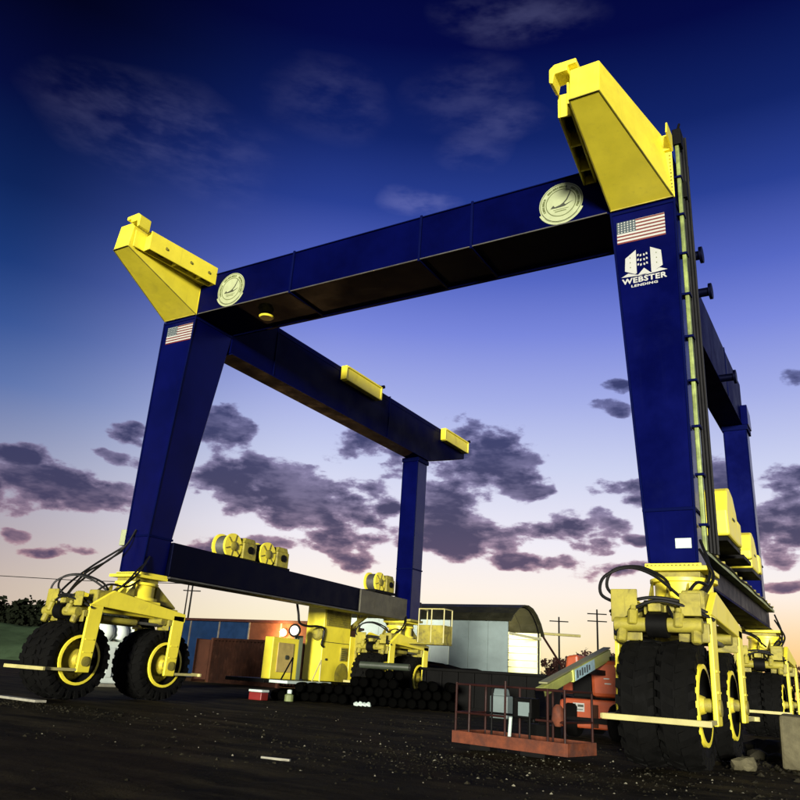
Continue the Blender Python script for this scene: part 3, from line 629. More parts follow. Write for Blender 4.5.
q = MB(); q.pipe(spline([(-20.5,25.9,3.75),(-20.4,25.95,3.3),(-20.4,26.1,2.95),(-20.35,26.6,2.86),(-20.3,27.2,2.9),(-20.24,27.6,2.85),(-20.24,27.62,2.5),(-20.25,27.55,2.2),(-20.28,27.72,2.1)],6),.05,8); q.build('exhaust_pipe', HOSE, HO, smooth=True)
q = MB(); q.lathe((-20.35,25.75,2.62),(.3,-.95,0),[(.02,-.45),(.12,-.4),(.20,-.2),(.27,0),(.25,.03)],18); wl = q.build('flood_lamp', BLK, HO, smooth=True)
q = MB(); q.lathe((-20.35+.3*.035,25.75-.95*.035,2.62),(.3,-.95,0),[(.19,0),(.12,.03),(.0,.04)],18); q.build('lens', LAMPW, wl, smooth=True)
q = MB(); q.tube((-20.35,25.9,2.3),(-20.35,25.9,2.62),.04); q.build('stand', BLK, wl)
q = MB(); q.lathe((-20.55,27.69,2.62),(0,-1,0),[(.26,0),(.28,.1),(.2,.2),(.1,.22)],16); q.build('horn', YELD, HO, smooth=True)

# decals ------------------------------------------------------------------
def flag(x0, x1, z0, z1):
    y = Y0-.006; b = MB(); b.span(x0,x1,y,y+.004,z0,z1); o = b.build('flag_decal', WHT, HO)
    h = (z1-z0)/13; cw = x0+(x1-x0)*.40
    for i in range(7):
        zz = z0+h*2*i; q = MB(); q.span(x0 if i < 3.5 else cw, x1, y-.003, y-.0005, zz, zz+h*.86); q.build('stripe', RED, o)
    q = MB(); q.span(x0,cw,y-.0042,y-.0005,z0+h*6,z1); q.build('canton', NAVY, o)
    q = MB()
    for r in range(5):
        for k in range(6):
            cx = x0+(cw-x0)*(k+.6)/6.2; cz = z0+h*6+(z1-z0-h*6)*(r+.5)/5; p = []
            for t_ in range(10):
                a = math.pi/2+t_*math.pi/5; rad = .026 if t_ % 2 == 0 else .012; p.append((cx+rad*math.cos(a), cz+rad*math.sin(a)))
            q.prism(p,'y',y-.0065,y-.0045)
    tag(q.build('stars', WHT, o), kind='stuff')
flag(-4.08,-2.96,11.18,11.78); flag(-19.46,-18.28,11.24,11.86)
def seal(cx, cz, r=.58):
    y = Y0-.004; b = MB(); b.lathe((cx,y,cz),(0,-1,0),[(r,0),(r,.004),(0,.004)],48); o = b.build('seal_decal', PALE, HO)
    for ra,rb in ((r*.93,r*.96),(r*.66,r*.70)):
        q = MB(); q.lathe((cx,y-.005,cz),(0,-1,0),[(ra,0),(rb,0),(rb,.003),(ra,.003)],48,closed=True); q.build('ring', OLIV, o)
    q = MB()
    for k in range(34):      # worn lettering round the rim
        a = math.radians(205-k*7.0); ln = .035+.02*((k*7)%3)
        c_ = V(cx+r*.81*math.cos(a),y-.0045,cz+r*.81*math.sin(a)); tn = V(-math.sin(a),0,math.cos(a)); rd = V(math.cos(a),0,math.sin(a))
        if k in (8,9,20,21): continue
        q.hexa([c_-tn*ln*.5-rd*.03,c_+tn*ln*.5-rd*.03,c_+tn*ln*.5-rd*.03-V(0,.003,0),c_-tn*ln*.5-rd*.03-V(0,.003,0),c_-tn*ln*.4+rd*.03,c_+tn*ln*.4+rd*.03,c_+tn*ln*.4+rd*.03-V(0,.003,0),c_-tn*ln*.4+rd*.03-V(0,.003,0)])
    tag(q.build('rim_marks', OLIV, o), kind='stuff')
    # ribbon under the disc
    q = MB(); pts_o = []; pts_i = []
    for k in range(17):
        a = math.radians(205+k*130/16); pts_o.append((cx+r*1.10*math.cos(a),cz+r*1.10*math.sin(a))); pts_i.append((cx+r*.90*math.cos(a),cz+r*.90*math.sin(a)))
    for k in range(16): q.prism([pts_i[k],pts_i[k+1],pts_o[k+1],pts_o[k]],'y',y-.008,y-.0048)
    q.build('ribbon', PALE, o)
    q = MB()
    for k in range(2,14): q.prism([(pts_i[k][0]*.62+pts_o[k][0]*.38,pts_i[k][1]*.62+pts_o[k][1]*.38),(pts_i[k+1][0]*.62+pts_o[k+1][0]*.38,pts_i[k+1][1]*.62+pts_o[k+1][1]*.38),(pts_i[k+1][0]*.52+pts_o[k+1][0]*.48,pts_i[k+1][1]*.52+pts_o[k+1][1]*.48),(pts_i[k][0]*.52+pts_o[k][0]*.48,pts_i[k][1]*.52+pts_o[k][1]*.48)],'y',y-.011,y-.0085)
    q.build('ribbon_line', OLIV, o)
    # hull with a tall swept mast
    q = MB(); q.prism([(cx-.28,cz-.13),(cx-.20,cz-.04),(cx-.16,cz-.10),(cx-.02,cz-.07),(cx+.06,cz-.02),(cx+.12,cz-.08),(cx+.32,cz-.02),(cx+.10,cz-.13),(cx-.1,cz-.14)],'y',y-.009,y-.005); q.build('emblem_hull', INK, o)
    q = MB(); q.prism([(cx+.04,cz-.04),(cx+.14,cz+.06),(cx+.22,cz+.22),(cx+.25,cz+.30),(cx+.27,cz+.29),(cx+.24,cz+.19),(cx+.17,cz+.04),(cx+.08,cz-.05)],'y',y-.0095,y-.0055); q.build('emblem_mast', INK, o)
    q = MB(); q.span(cx-.16,cx+.14,y-.008,y-.005,cz-.26,cz-.235); q.span(cx-.20,cx+.20,y-.008,y-.005,cz-.20,cz-.185); q.build('emblem_line', OLIV, o)
seal(-5.47,12.79); seal(-16.75,12.79)
# lender's mark below the flag
y = Y0-.006; lg = MB(); lg.prism([(-3.93,10.42),(-3.70,10.30),(-3.66,10.32),(-3.66,10.94),(-3.91,10.76)],'y',y,y+.004); lo = lg.build('logo_decal', WHT, HO)
q = MB(); q.prism([(-3.07,10.40),(-3.30,10.28),(-3.33,10.30),(-3.33,10.94),(-3.09,10.80)],'y',y,y+.004); q.build('tower_face', WHT, lo)
q = MB(); q.prism([(-3.64,10.26),(-3.49,10.42),(-3.34,10.26)],'y',y-.001,y+.003); q.prism([(-4.02,10.27),(-3.86,10.35),(-3.68,10.28),(-3.5,10.235)],'y',y,y+.004); q.prism([(-2.97,10.27),(-3.14,10.35),(-3.32,10.28),(-3.5,10.235)],'y',y+.0005,y+.0045); q.build('ground_line', WHT, lo)
for r in range(3):
    for k in range(4):
        q = MB(); x = -3.615+k*.062+(.012 if k > 1 else -.004); z = 10.50+r*.125+abs(k-1.5)*.018; q.prism([(x-.018,z-.02),(x+.018,z-.008),(x+.018,z+.045),(x-.018,z+.033)] if k < 2 else [(x-.018,z-.008),(x+.018,z-.02),(x+.018,z+.033),(x-.018,z+.045)],'y',y,y+.004); q.build('tower_window', WHT, lo)
q = MB()
for sx in (-1,1):
    for r in range(3): q.prism([(-3.5+sx*.30-.01,10.48+r*.13),(-3.5+sx*.30+.01,10.48+r*.13),(-3.5+sx*.30+.01,10.51+r*.13),(-3.5+sx*.30-.01,10.51+r*.13)],'y',y-.003,y-.0005)
tag(q.build('tower_slots', OLIV, lo), kind='stuff')
text('WEBSTER','lettering',.19,WHT,lo,(-3.50,y,10.08),1.02); text('LENDING','lettering',.085,WHT,lo,(-3.50,y,9.97),.60)
q = MB(); q.span(-3.17,-2.86,y-.012,y+.004,3.92,4.12); q.build('data_plate', SHW, HO, bevel=.004)

# ------------------------------------------------------------------ shed with an arched roof and an open lit end
SH = thing('arched_shed', (-28,55.2,0), 'pale metal storage shed with dark arched roof and lit open end', 'shed')
prof = [(52.0,5.42),(52.5,5.82),(53.4,6.3),(54.5,6.6),(55.3,6.64),(56.2,6.5),(57.1,6.1),(57.9,5.5),(58.4,4.9)]
x0, x1 = -36.0, -22.05
W_ = 1.55
for i in range(9):
    a = x1-(i+1)*W_+.01; c_ = x1-i*W_
    q = MB(); q.span(a, c_-.015, 52.0, 52.07, 0, 5.40); q.build('wall_panel', SHG if i < 2.5 else SHW, SH)
for i in range(9):
    a = x1-(i+1)*W_+.01; c_ = x1-i*W_
    q = MB(); q.span(a, c_-.015, 58.35, 58.42, 0, 4.86); q.build('wall_panel', SHIN, SH)
for i in range(9):
    a = x1-(i+1)*W_+.01; c_ = x1-i*W_+(.25 if i == 0 else -.015)
    q = MB(); outer = prof; inner = [(p-(p-55.2)*.018, z-.07) for p,z in prof][::-1]; q.prism([(52.0-.2,5.2)]+outer+[(58.62,4.6)]+[(58.5,4.6)]+inner+[(51.9,5.2)],'x',a,c_); q.build('roof_sheet', SHROOF, SH)
for i in range(4):
    x = x1-.1-i*3.4; q = MB()
    pts = [(p-(p-55.2)*.05, z-.16) for p,z in prof]; q.pipe([V(x,*pts[0])-V(0,0,5.2)]+[V(x,p,z) for p,z in pts]+[V(x,pts[-1][0],0)],.07,8); q.build('hoop_frame', BLK if i == 0 else STL, SH)
for i in range(9):
    q = MB(); q.span(x0,x1-.2,58.22,58.345,.2+i*.52,.66+i*.52); q.build('inner_board', SHIN, SH, bevel=.01)
q = MB(); q.span(x1-.05,x1+.05,52.05,58.4,4.32,4.50); q.build('tie_beam', SHIN, SH)
q = MB(); q.tube((x1+.1,58.6,4.85),(x1+2.3,61.0,4.9),.10,8); q.build('jutting_pole', PALER, SH)
q = MB(); q.bar((x1+.1,58.5,4.7),(x1+1.2,60.5,2.2),.12,.12); q.build('brace', REDST, SH)
q = MB(); q.span(-36.2,-35.95,52,58.4,0,5.6); q.build('end_wall', SHG, SH)
q = MB(); q.lathe((-25.5,56.0,5.4),(0,0,-1),[(.05,0),(.25,.12),(.25,.16)],14); ilamp = q.build('ceiling_lamp', LAMPW, SH)
ld = bpy.data.lights.new('shed_lamp','POINT'); ld.energy = 800; ld.color = (1,.88,.55); ld.shadow_soft_size = .3
lo_ = bpy.data.objects.new('shed_lamp_light', ld); COL.objects.link(lo_); lo_.parent = SH; lo_.location = Vector((-25.5,56.0,5.0))-OFF[SH.name]

# ------------------------------------------------------------------ containers and buildings at the back left
def corrug(b, p, q_, z0, z1, pitch=.28, dep=.05):
    p = Vector(p); q_ = Vector(q_); d = (q_-p); L = d.length; d /= L; nrm = Vector((d.y,-d.x,0)); pts = []
    k = int(L/pitch)
    for i in range(k):
        a = i*L/k; w = L/k; pts += [p+d*a, p+d*(a+w*.35), p+d*(a+w*.5)+nrm*-dep, p+d*(a+w*.85)+nrm*-dep]
    pts.append(q_); m_ = len(pts)
    b.add([v+Vector((0,0,z0)) for v in pts]+[v+Vector((0,0,z1)) for v in pts], [(i,i+1,m_+i+1,m_+i) for i in range(m_-1)])
RC = thing('shipping_container', (-33,38.2,0), 'rusty brown corrugated shipping container behind the left front wheels', 'container')
q = MB(); corrug(q,(-35.6,37,0),(-30.1,37,0),.15,2.5); corrug(q,(-30.1,37,0),(-30.1,39.4,0),.15,2.5); corrug(q,(-30.1,39.4,0),(-35.6,39.4,0),.15,2.5); corrug(q,(-35.6,39.4,0),(-35.6,37,0),.15,2.5); q.build('side_sheet', CORT, RC)
q = MB(); q.span(-35.6,-30.1,37.05,39.35,2.44,2.55); q.build('roof', CORT, RC)
for (x,yy) in ((-35.62,37),(-30.1,37),(-30.1,39.4),(-35.62,39.4)):
    q = MB(); q.span(x-.09,x+.09,yy-.09,yy+.09,0,2.62); q.build('corner_post', RUSTED, RC, bevel=.01)
for z in (.08,2.56):
    q = MB(); q.span(-35.52,-30.2,36.94,37.03,z-.07,z+.07); q.span(-35.52,-30.2,39.38,39.46,z-.07,z+.07); q.build('rail', CORT, RC)
q = MB(); q.hexa([(-36.75,36.7,0),(-36.72,36.7,0),(-36.72,37.9,0),(-36.75,37.9,0),(-36.75,36.7,2.55),(-36.72,36.7,2.55),(-36.72,37.9,2.55),(-36.75,37.9,2.55)]); q.span(-36.72,-35.71,36.88,36.94,.15,2.5); q.build('open_door', RUSTED, RC)
BW_ = thing('blue_workshop', (-44,47,0), 'long blue panelled workshop behind the brown container', 'building')
for i in range(5):
    q = MB(); q.span(-50.0+i*3.1+.03,-50.0+(i+1)*3.1-.03,46,46.12,0,4.2); q.build('wall_panel', BLCON if i < 3 else RUSTED, BW_)
for i in range(4):
    q = MB(); q.span(-46.93+i*3.1-.06,-46.93+i*3.1+.06,45.94,46.0,0,4.2); q.build('mullion', STL, BW_)
q = MB(); q.span(-50.6,-34.2,45.6,52,4.22,4.40); q.build('roof', REDST, BW_)
q = MB(); q.span(-34.6,-34.48,46.1,51.8,0,4.2); q.span(-50,-49.9,46.1,51.8,0,4.2); q.span(-49.9,-34.6,51.7,51.8,0,4.2); q.build('rear_wall', RUSTED, BW_)
q = MB(); q.lathe((-37.2,45.93,3.55),(0,-1,0),[(.05,0),(.2,.05),(.26,.2),(.2,.32),(.05,.38)],14); wlp = q.build('wall_lamp', LAMP, BW_, smooth=True)
ld = bpy.data.lights.new('wall_lamp','POINT'); ld.energy = 1500; ld.color = (1,.55,.2); ld.shadow_soft_size = .25
lo_ = bpy.data.objects.new('wall_lamp_light', ld); COL.objects.link(lo_); lo_.parent = BW_; lo_.location = Vector((-37.2,45.2,3.5))-OFF[BW_.name]
# white tank and wrapped load behind the left bogie
TK = thing('water_tank', (-27,22.6,0), 'white moulded plastic tank behind the left front wheels', 'tank')
q = MB(); q.hexa([(-27.6,20.9,.12),(-26.6,20.9,.12),(-26.6,24.0,.12),(-27.6,24.0,.12),(-27.5,21.0,1.75),(-26.7,21.0,1.75),(-26.7,23.9,1.75),(-27.5,23.9,1.75)]); q.build('body', TANK, TK, bevel=.08)
for i in range(3):
    q = MB(); q.span(-26.64,-26.56,21.75+i*.6,22.1+i*.6,.35,1.5); q.build('moulded_rib', TANK, TK, bevel=.03)
q = MB(); q.span(-27.65,-26.5,20.8,24.1,0,.115); q.build('pallet', WOOD, TK)
b = MB()
for i in range(9):
    a = i*2.1; b.lathe((-27.05+.22*math.cos(a),21.5+i*.24,1.78+.06*(i%3)),(.2*math.sin(a),.2*math.cos(a),1),[(.02,0),(.36,.02),(.46,.25),(.40,.5),(.22,.72),(.05,.78)],10)
tag(b.build('wrapped_load', TANK, smooth=True, at=(-27,22.5,1.76)), 'lumpy white wrapped load lying on the white tank', 'load')
# poles
def pole(x, y, h, arms, label):
    T = thing('utility_pole', (x,y,0), label, 'pole')
    q = MB(); q.lathe((x,y,-.3),(0,0,1),[(.14,0),(.09,h+.3)],8); q.build('post', BLK, T)
    for k in range(arms):
        q = MB(); q.bar((x-1.0,y-.4,h-.5-k*.8),(x+1.0,y+.4,h-.5-k*.8),.10,.12); q.build('cross_arm', BLK, T)
    return T
pole(-68,66,10.2,2,'distant wooden utility pole seen left of the blue workshop')
T = thing('light_mast', (-36.0,34.6,0), 'thin black mast rising beside the left front wheels', 'mast')
q = MB(); q.lathe((-36.0,34.6,0),(0,0,1),[(.06,0),(.035,6.2)],8); q.build('post', BLK, T)
q = MB(); q.lathe((-36.0,34.6,0),(0,0,1),[(.25,0),(.25,.04),(.08,.2)],10); q.build('foot', BLK, T)
q = MB(); q.pipe([V(-140,42,10.7),V(-120,47,10.2),V(-100,54,9.7),V(-82,61,9.5),V(-68,66,9.7)],.045,5); tag(q.build('overhead_wire', BLK), 'thin overhead wire crossing the sky at far left', 'wire')
pole(-26.5,88,9.5,2,'distant utility pole between the shed and the orange lift')
pole(-31.0,88,8.6,1,'distant thin pole with one cross arm beside the shed')

# ------------------------------------------------------------------ dark material stacked around the left rear wheels
BLKP = mat('black_rubber_pipe', (.0007,.0007,.0006), .8, var=.4, spec=.02)
pd = Vector((.50,-.866,0)); px_ = Vector((.866,.50,0))
k = 0
def bpipe(c, r, L, label, grp):
    b = MB(); b.lathe(Vector(c)-pd*L/2, pd, [(r*.35,.03),(r*.8,.0),(r,.05),(r,L-.05),(r*.8,L),(r*.35,L-.03)], 14)
    o = b.build('black_pipe', BLKP, smooth=True, at=c); return tag(o, label, 'pipe', grp)
row0 = Vector((-20.4,25.3,0)); r_ = .185
lay = {0:(0,19), 1:(2,18), 2:(7,18), 3:(8,12)}
for lv,(a,e) in lay.items():
    for i in range(a, e):
        if lv > 1 and rnd.random() < .25: continue
        p = row0+px_*((i+.5*lv)*2*r_*1.01)+Vector((0,0,r_+lv*r_*1.74))+pd*rnd.uniform(-.45,.45)+px_*rnd.uniform(-.03,.03)
        bpipe(p, r_, 3.0, ('black pipe in the bottom row of the dark pile before the rear left wheels','black pipe in the second row of the dark pile before the rear left wheels','black pipe in the third row of the dark pile before the rear left wheels','black pipe on the topmost row of the dark pile before the rear left wheels')[lv], 'black pipes row %s of the pile' % ('one','two','three','four')[lv])
b = MB(); c0 = Vector((-17.3,26.2,1.46)); b.lathe(c0,(.97,.24,0),[(.09,0),(.13,0),(.13,2.0),(.09,2.0)],14,closed=True); tag(b.build('grey_pipe', mat('grey_green_pipe',(.035,.045,.03),.4), smooth=True, at=c0), 'grey green pipe laid across the top of the dark pile', 'pipe')
FR = thing('steel_skip', (-13.8,30.5,0), 'long low black steel skip between the rear wheels', 'skip')
q = MB(); q.span(-16.4,-11.0,29.6,29.68,.12,1.5); q.span(-16.4,-11.0,31.3,31.38,.12,1.45); q.span(-16.4,-16.32,29.69,31.29,.12,1.5); q.span(-11.08,-11.0,29.69,31.29,.12,1.5); q.span(-16.4,-11,29.6,31.38,.06,.115); q.build('tub', BLK, FR)
for i in range(8):
    q = MB(); q.span(-16.3+i*.74,-16.18+i*.74,29.5,29.6,.12,1.42); q.build('side_rib', BLK, FR, bevel=.01)
q = MB(); q.span(-16.45,-10.95,29.46,29.6,1.43,1.54); q.build('top_rail', BLK, FR, bevel=.02)
q = MB(); q.span(-16.2,-11.2,29.7,29.85,-.02,.055); q.span(-16.2,-11.2,31.0,31.15,-.02,.055); q.build('skid', BLK, FR)
b = MB(); b.span(-11.5,-10.85,25.6,26.1,0.0,.72); b.prism([(25.6,.72),(26.1,.72),(25.95,.95),(25.72,.95)],'x',-11.4,-10.95); tag(b.build('white_drum_crate', SHG, bevel=.04), 'pale grey crate standing in the dark behind the lift basket', 'crate')
def mound(name, c, rx, ry, h, m, label, cat, seed):
    b = MB(); n_ = 28; rings = 7; vs = []; 
    for j in range(rings+1):
        t_ = j/rings
        for i in range(n_):
            a = 2*math.pi*i/n_; w = 1+.25*noise.noise((math.cos(a)*1.5+seed, math.sin(a)*1.5, t_*2)); rr_ = (1-t_)*w
            vs.append((c[0]+rx*rr_*math.cos(a), c[1]+ry*rr_*math.sin(a), -.06+h*(1-(1-t_)**2)*(1+.25*noise.noise((i*.6,j*.9,seed)))))
    fs = [(j*n_+i, j*n_+(i+1)%n_, (j+1)*n_+(i+1)%n_, (j+1)*n_+i) for j in range(rings) for i in range(n_)]
    b.add(vs, fs); return tag(b.build(name, m, at=(c[0],c[1],0)), label, cat)
EARTH = mat('dark_earth', (.006,.005,.0035), .95, var=.5, vscale=2, bump=.6, bscale=8, spec=.05)
mound('earth_mound', (-24.5,44.5), 12, 3.2, 1.9, EARTH, 'low dark earth mound in front of the arched shed', 'mound', 2.2)
mound('earth_mound', (4.5,52), 9, 5, 2.6, EARTH, 'dark earth mound at the right edge behind the hoist', 'mound', 5.1)

# ------------------------------------------------------------------ orange boom lift
BL = thing('boom_lift', (-5.9,20.6,0), 'orange boom lift with its work basket lowered in front of the hoist', 'boom lift')
q = MB(); q.prism([(-7.05,.22),(-7.05,.84),(-6.9,.90),(-4.95,.90),(-4.8,.80),(-4.8,.22)],'y',20.0,21.7); ch = q.build('chassis', ORG, BL, bevel=.04)
for (x,yy) in ((-5.45,19.62),(-5.45,22.0),(-7.9,22.0),(-7.9,19.9)):
    if x < -7: x = -6.75; yy += .3
    q = MB(); q.lathe((x-.16,yy,.42),(1,0,0),[(.24,.0),(.36,-.01),(.42,.06),(.42,.26),(.36,.33),(.24,.32)],24,closed=False); w_ = q.build('wheel', RUB, BL, smooth=True)
    q = MB(); q.lathe((x+.165,yy,.42),(1,0,0),[(.22,0),(.20,-.04),(.08,-.03),(.0,.0)],16); q.lathe((x-.165,yy,.42),(-1,0,0),[(.22,0),(.20,-.04),(.08,-.03),(.0,.0)],16); q.build('rim', ORG, w_, smooth=True)
q = MB(); q.span(-6.0,-5.9,19.7,22.2,.36,.48); q.span(-6.75,-5.45,21.95,22.05,.36,.48); q.span(-6.75,-5.45,19.99-.35,20.08-.35,.36,.48); q.build('axle', BLK, ch)
q = MB(); q.span(-6.69,-6.40,19.985,19.998,.60,.80); st = q.build('sticker', WHT, ch)
q = MB(); q.prism([(-6.66,.74),(-6.63,.79),(-6.60,.74),(-6.60,.69),(-6.66,.69)],'y',19.978,19.984); q.span(-6.57,-6.42,19.978,19.984,.71,.765); q.span(-6.66,-6.44,19.978,19.984,.64,.66); q.build('sticker_marks', INK, st)
q = MB(); q.span(-6.18,-6.05,19.95,19.999,.25,.78); q.build('trim_plate', RUSTED, ch); q = MB(); q.span(-5.55,-5.0,19.96,19.999,.72,.86); q.build('trim_plate', RUSTED, ch)
q = MB(); q.prism([(-6.36,.96),(-6.38,1.62),(-6.28,1.78),(-6.0,1.86),(-5.3,1.88),(-5.15,1.7),(-5.12,.96)],'y',20.45,22.3); tr = q.build('counterweight', ORG, BL, bevel=.10)
q = MB(); q.span(-6.02,-5.88,20.425,20.446,1.40,1.43); q.span(-6.0,-5.84,20.425,20.446,1.28,1.31); q.build('small_lettering', WHT, tr)
q = MB(); q.prism([(-7.3,1.0),(-7.16,1.95),(-6.85,2.0),(-6.8,1.0)],'y',20.9,22.4); q.build('engine_hood', ORG, BL, bevel=.06)
q = MB(); q.span(-6.9,-6.40,20.6,22.2,.92,1.55); q.lathe((-6.2,21.2,.80),(0,0,1),[(.5,.1),(.5,.17)],20); q.build('turret', BLK, BL, bevel=.03)
p0 = V(-6.05,20.9,2.02); p1 = V(-5.82,15.3,1.02)
q = MB(); q.bar(p0, p0.lerp(p1,.62), .20,.27); bo = q.build('boom', BOOM, BL, bevel=.02)
q = MB(); q.bar(p0.lerp(p1,.621), p1, .15,.20); q.build('boom_extension', BOOM, bo, bevel=.02)
q = MB(); d_ = (p1-p0).normalized(); q.bar(p0+V(0,0,.175), p0.lerp(p1,.95)+V(0,0,.145), .18,.03); q.build('hose_cover', mat('olive_cover',(.20,.20,.09),.6), bo)
m0 = p0.lerp(p1,.30); m1 = p0.lerp(p1,.60); nl_ = V(1,-.04,0)*.106
q = MB(); q.bar(m0+nl_, m1+nl_, .006, .24); sk_ = q.build('boom_sign', STKR, bo)
for i in range(6):
    c_ = m0.lerp(m1,.26+i*.12)+nl_*1.03; q = MB(); q.bar(c_, c_+d_*.12, .006, .12+.05*(i%2)); q.build('sign_mark', NAVY, sk_)
q = MB(); q.bar(V(-6.05,20.7,1.55), V(-5.95,18.9,1.55), .12,.12); q.bar(V(-6.05,21.0,.95),V(-6.05,20.9,1.98),.30,.36); q.build('lift_cylinder', BLK, BL)
# work basket
A = V(-6.72,13.42,0); Bv = V(-4.46,12.98,0); ux = (Bv-A).normalized(); uy = V(-ux.y,ux.x,0); Lb = (Bv-A).length; Db = .92
def PB(a, d, z): return A+ux*a+uy*d+V(0,0,z)
def slabB(q, a0,a1,d0,d1,z0,z1): q.hexa([PB(a0,d0,z0),PB(a1,d0,z0),PB(a1,d1,z0),PB(a0,d1,z0),PB(a0,d0,z1),PB(a1,d0,z1),PB(a1,d1,z1),PB(a0,d1,z1)])
q = MB(); slabB(q,0,Lb,0,Db,.13,.17); bk = q.build('basket_floor', BLK, BL)
for (a0,a1,d0,d1) in ((0,Lb,-.03,0),(0,Lb,Db,Db+.03),(-.03,0,-.03,Db+.03),(Lb,Lb+.03,-.03,Db+.03)):
    q = MB(); slabB(q,a0+.001,a1-.001,d0+.001,d1-.001,.11,.31); q.build('toe_board', RUST, bk, bevel=.006)
for (a,d,z,m_) in ((.03,0,1.13,REDST),(.33,0,1.10,REDST),(.82,0,1.06,BLK),(1.10,0,1.20,REDST),(1.60,0,.72,BLK),(1.95,0,1.12,REDST),(Lb-.03,0,1.12,REDST),(.03,Db,1.12,REDST),(.8,Db,1.1,REDST),(1.5,Db,1.1,REDST),(Lb-.03,Db,1.12,REDST)):
    q = MB(); q.tube(PB(a,d,.17),PB(a,d,z),.022,8); q.build('post', m_, bk)
for z in (.62,1.1):
    for (a,c_,d,e) in ((.03,1.10,0,0),(.03,.03,0,Db),(Lb-.03,Lb-.03,0,Db),(.03,Lb-.03,Db,Db),(1.72,Lb-.03,0,0)):
        q = MB(); q.tube(PB(a,d,z),PB(c_,e,z),.020,8); q.build('rail', REDST if d == 0 or z > 1 else BLK, bk)
q = MB(); slabB(q,1.25,1.62,.02,.30,.62,.95); slabB(q,1.28,1.5,.3,.45,.55,.75); q.build('control_console', BLK, bk, bevel=.02)
q = MB(); slabB(q,1.36,1.58,.008,.018,.66,.88); q.build('console_plate', SHG, bk)
q = MB(); q.lathe(PB(Lb-.18,.04,.55),(0,0,1),[(.05,0),(.11,.1),(.09,.28),(.03,.34)],10); q.build('hung_bag', RUST, bk, smooth=True)
q = MB(); q.tube(PB(1.05,.2,.18),PB(1.15,.1,.62),.03,8); q.build('pale_tube', SHW, bk)
q = MB(); q.bar(PB(1.2,Db+.03,.35),PB(1.2,Db+.35,.35),.5,.3); q.bar(PB(1.2,Db+.2,.45),V(-5.82,15.3,1.0),.18,.2); q.span(-5.55,-5.1,13.7,14.1,-.02,.11); q.span(-6.6,-6.2,13.85,14.2,-.02,.11); q.build('mount', BLK, bk)

# ------------------------------------------------------------------ small things on the ground
def simple(name, m, label, cat, fn, bevel=.01, at=None, group=None):
    b = MB(); fn(b); return tag(b.build(name, m, bevel=bevel, at=at), label, cat, group)
simple('plank', WOOD, 'pale board lying on the dirt before the left front wheel', 'plank', lambda b: b.hexa([(-19.5,12.72,.0),(-17.75,12.62,.0),(-17.7,12.92,.0),(-19.45,13.02,.0),(-19.5,12.72,.06),(-17.75,12.62,.06),(-17.7,12.92,.06),(-19.45,13.02,.06)]), at=(-18.6,12.8,0))
CO = thing('cool_box', (-19.4,22.9,0), 'small red cool box with a white lid under the long beam', 'cool box')
q = MB(); q.span(-19.75,-19.15,22.7,23.1,0,.27); q.build('box', PLAS, CO, bevel=.03)
q = MB(); q.span(-19.77,-19.13,22.68,23.12,.273,.36); q.build('lid', SHW, CO, bevel=.03)
simple('batten', WOOD, 'short pale batten lying alone on the open dirt', 'batten', lambda b: b.bar((-7.42,8.95,.0),(-7.0,9.05,.0),.05,.05), .004, at=(-7.2,9,0))
simple('scrap_bag', SHW, 'crumpled white scrap lying before the dark pipe pile', 'scrap', lambda b: [b.lathe((-16.9+.15*i,27.0-1.5+.04*i,.0),(.2,.1*i,1),[(.1,0),(.12,.06),(.05,.12+.03*(i%2)),(.01,.14)],7) for i in range(4)], 0, at=(-16.7,25.5,0))
simple('concrete_block', CONC, 'upright pale concrete block cut off by the right edge', 'block', lambda b: b.hexa([(-1.72,17.0,-.02),(-1.1,17.0,-.02),(-1.1,17.6,-.02),(-1.72,17.6,-.02),(-1.70,17.02,.92),(-1.12,17.0,.90),(-1.1,17.58,.93),(-1.7,17.6,.95)]), .05, at=(-1.4,17.3,0))
OC = thing('oil_can', (-18.9,24.0,0), 'small green can with a white cap under the power unit', 'can')
q = MB(); q.lathe((-18.9,24.0,0),(0,0,1),[(.17,0),(.17,.22),(.07,.27)],12); q.build('body', mat('can_green',(.14,.17,.06),.5), OC)
q = MB(); q.lathe((-18.9,24.0,.272),(0,0,1),[(.09,0),(.09,.12),(.04,.14)],12); q.build('cap', SHW, OC)
def rock(c, r, seed, m, label=None):
    bm = bmesh.new(); bmesh.ops.create_icosphere(bm, subdivisions=2, radius=1); b = MB()
    for v in bm.verts: v.co *= 1+.35*noise.noise(v.co*1.6+Vector((seed,0,0))); v.co.z *= .62
    b.v = [Vector(c)+v.co*r for v in bm.verts]; b.f = [tuple(v.index for v in f.verts) for f in bm.faces]; bm.free()
    return b.build('rock', m, at=(c[0],c[1],0))
for i,(x,yy,r,lb) in enumerate(((-2.2,15.9,.24,'flat pale slab of rubble at the foot of the right front wheel'),(-2.55,20.6,.34,'dark rubble lump nearest the right rear wheels'),(-2.1,20.0,.42,'largest rubble lump behind the right front wheels'),(-1.75,20.4,.30,'pale rubble lump beside the concrete block'),(-2.35,18.9,.22,'small rubble lump right of the second right wheel'),(-1.95,18.6,.20,'small rubble lump in front of the concrete block'))):
    tag(rock((x,yy,r*.25), r, i*3.3, CONC if i in (0,3) else ROCK), lb, 'rock')
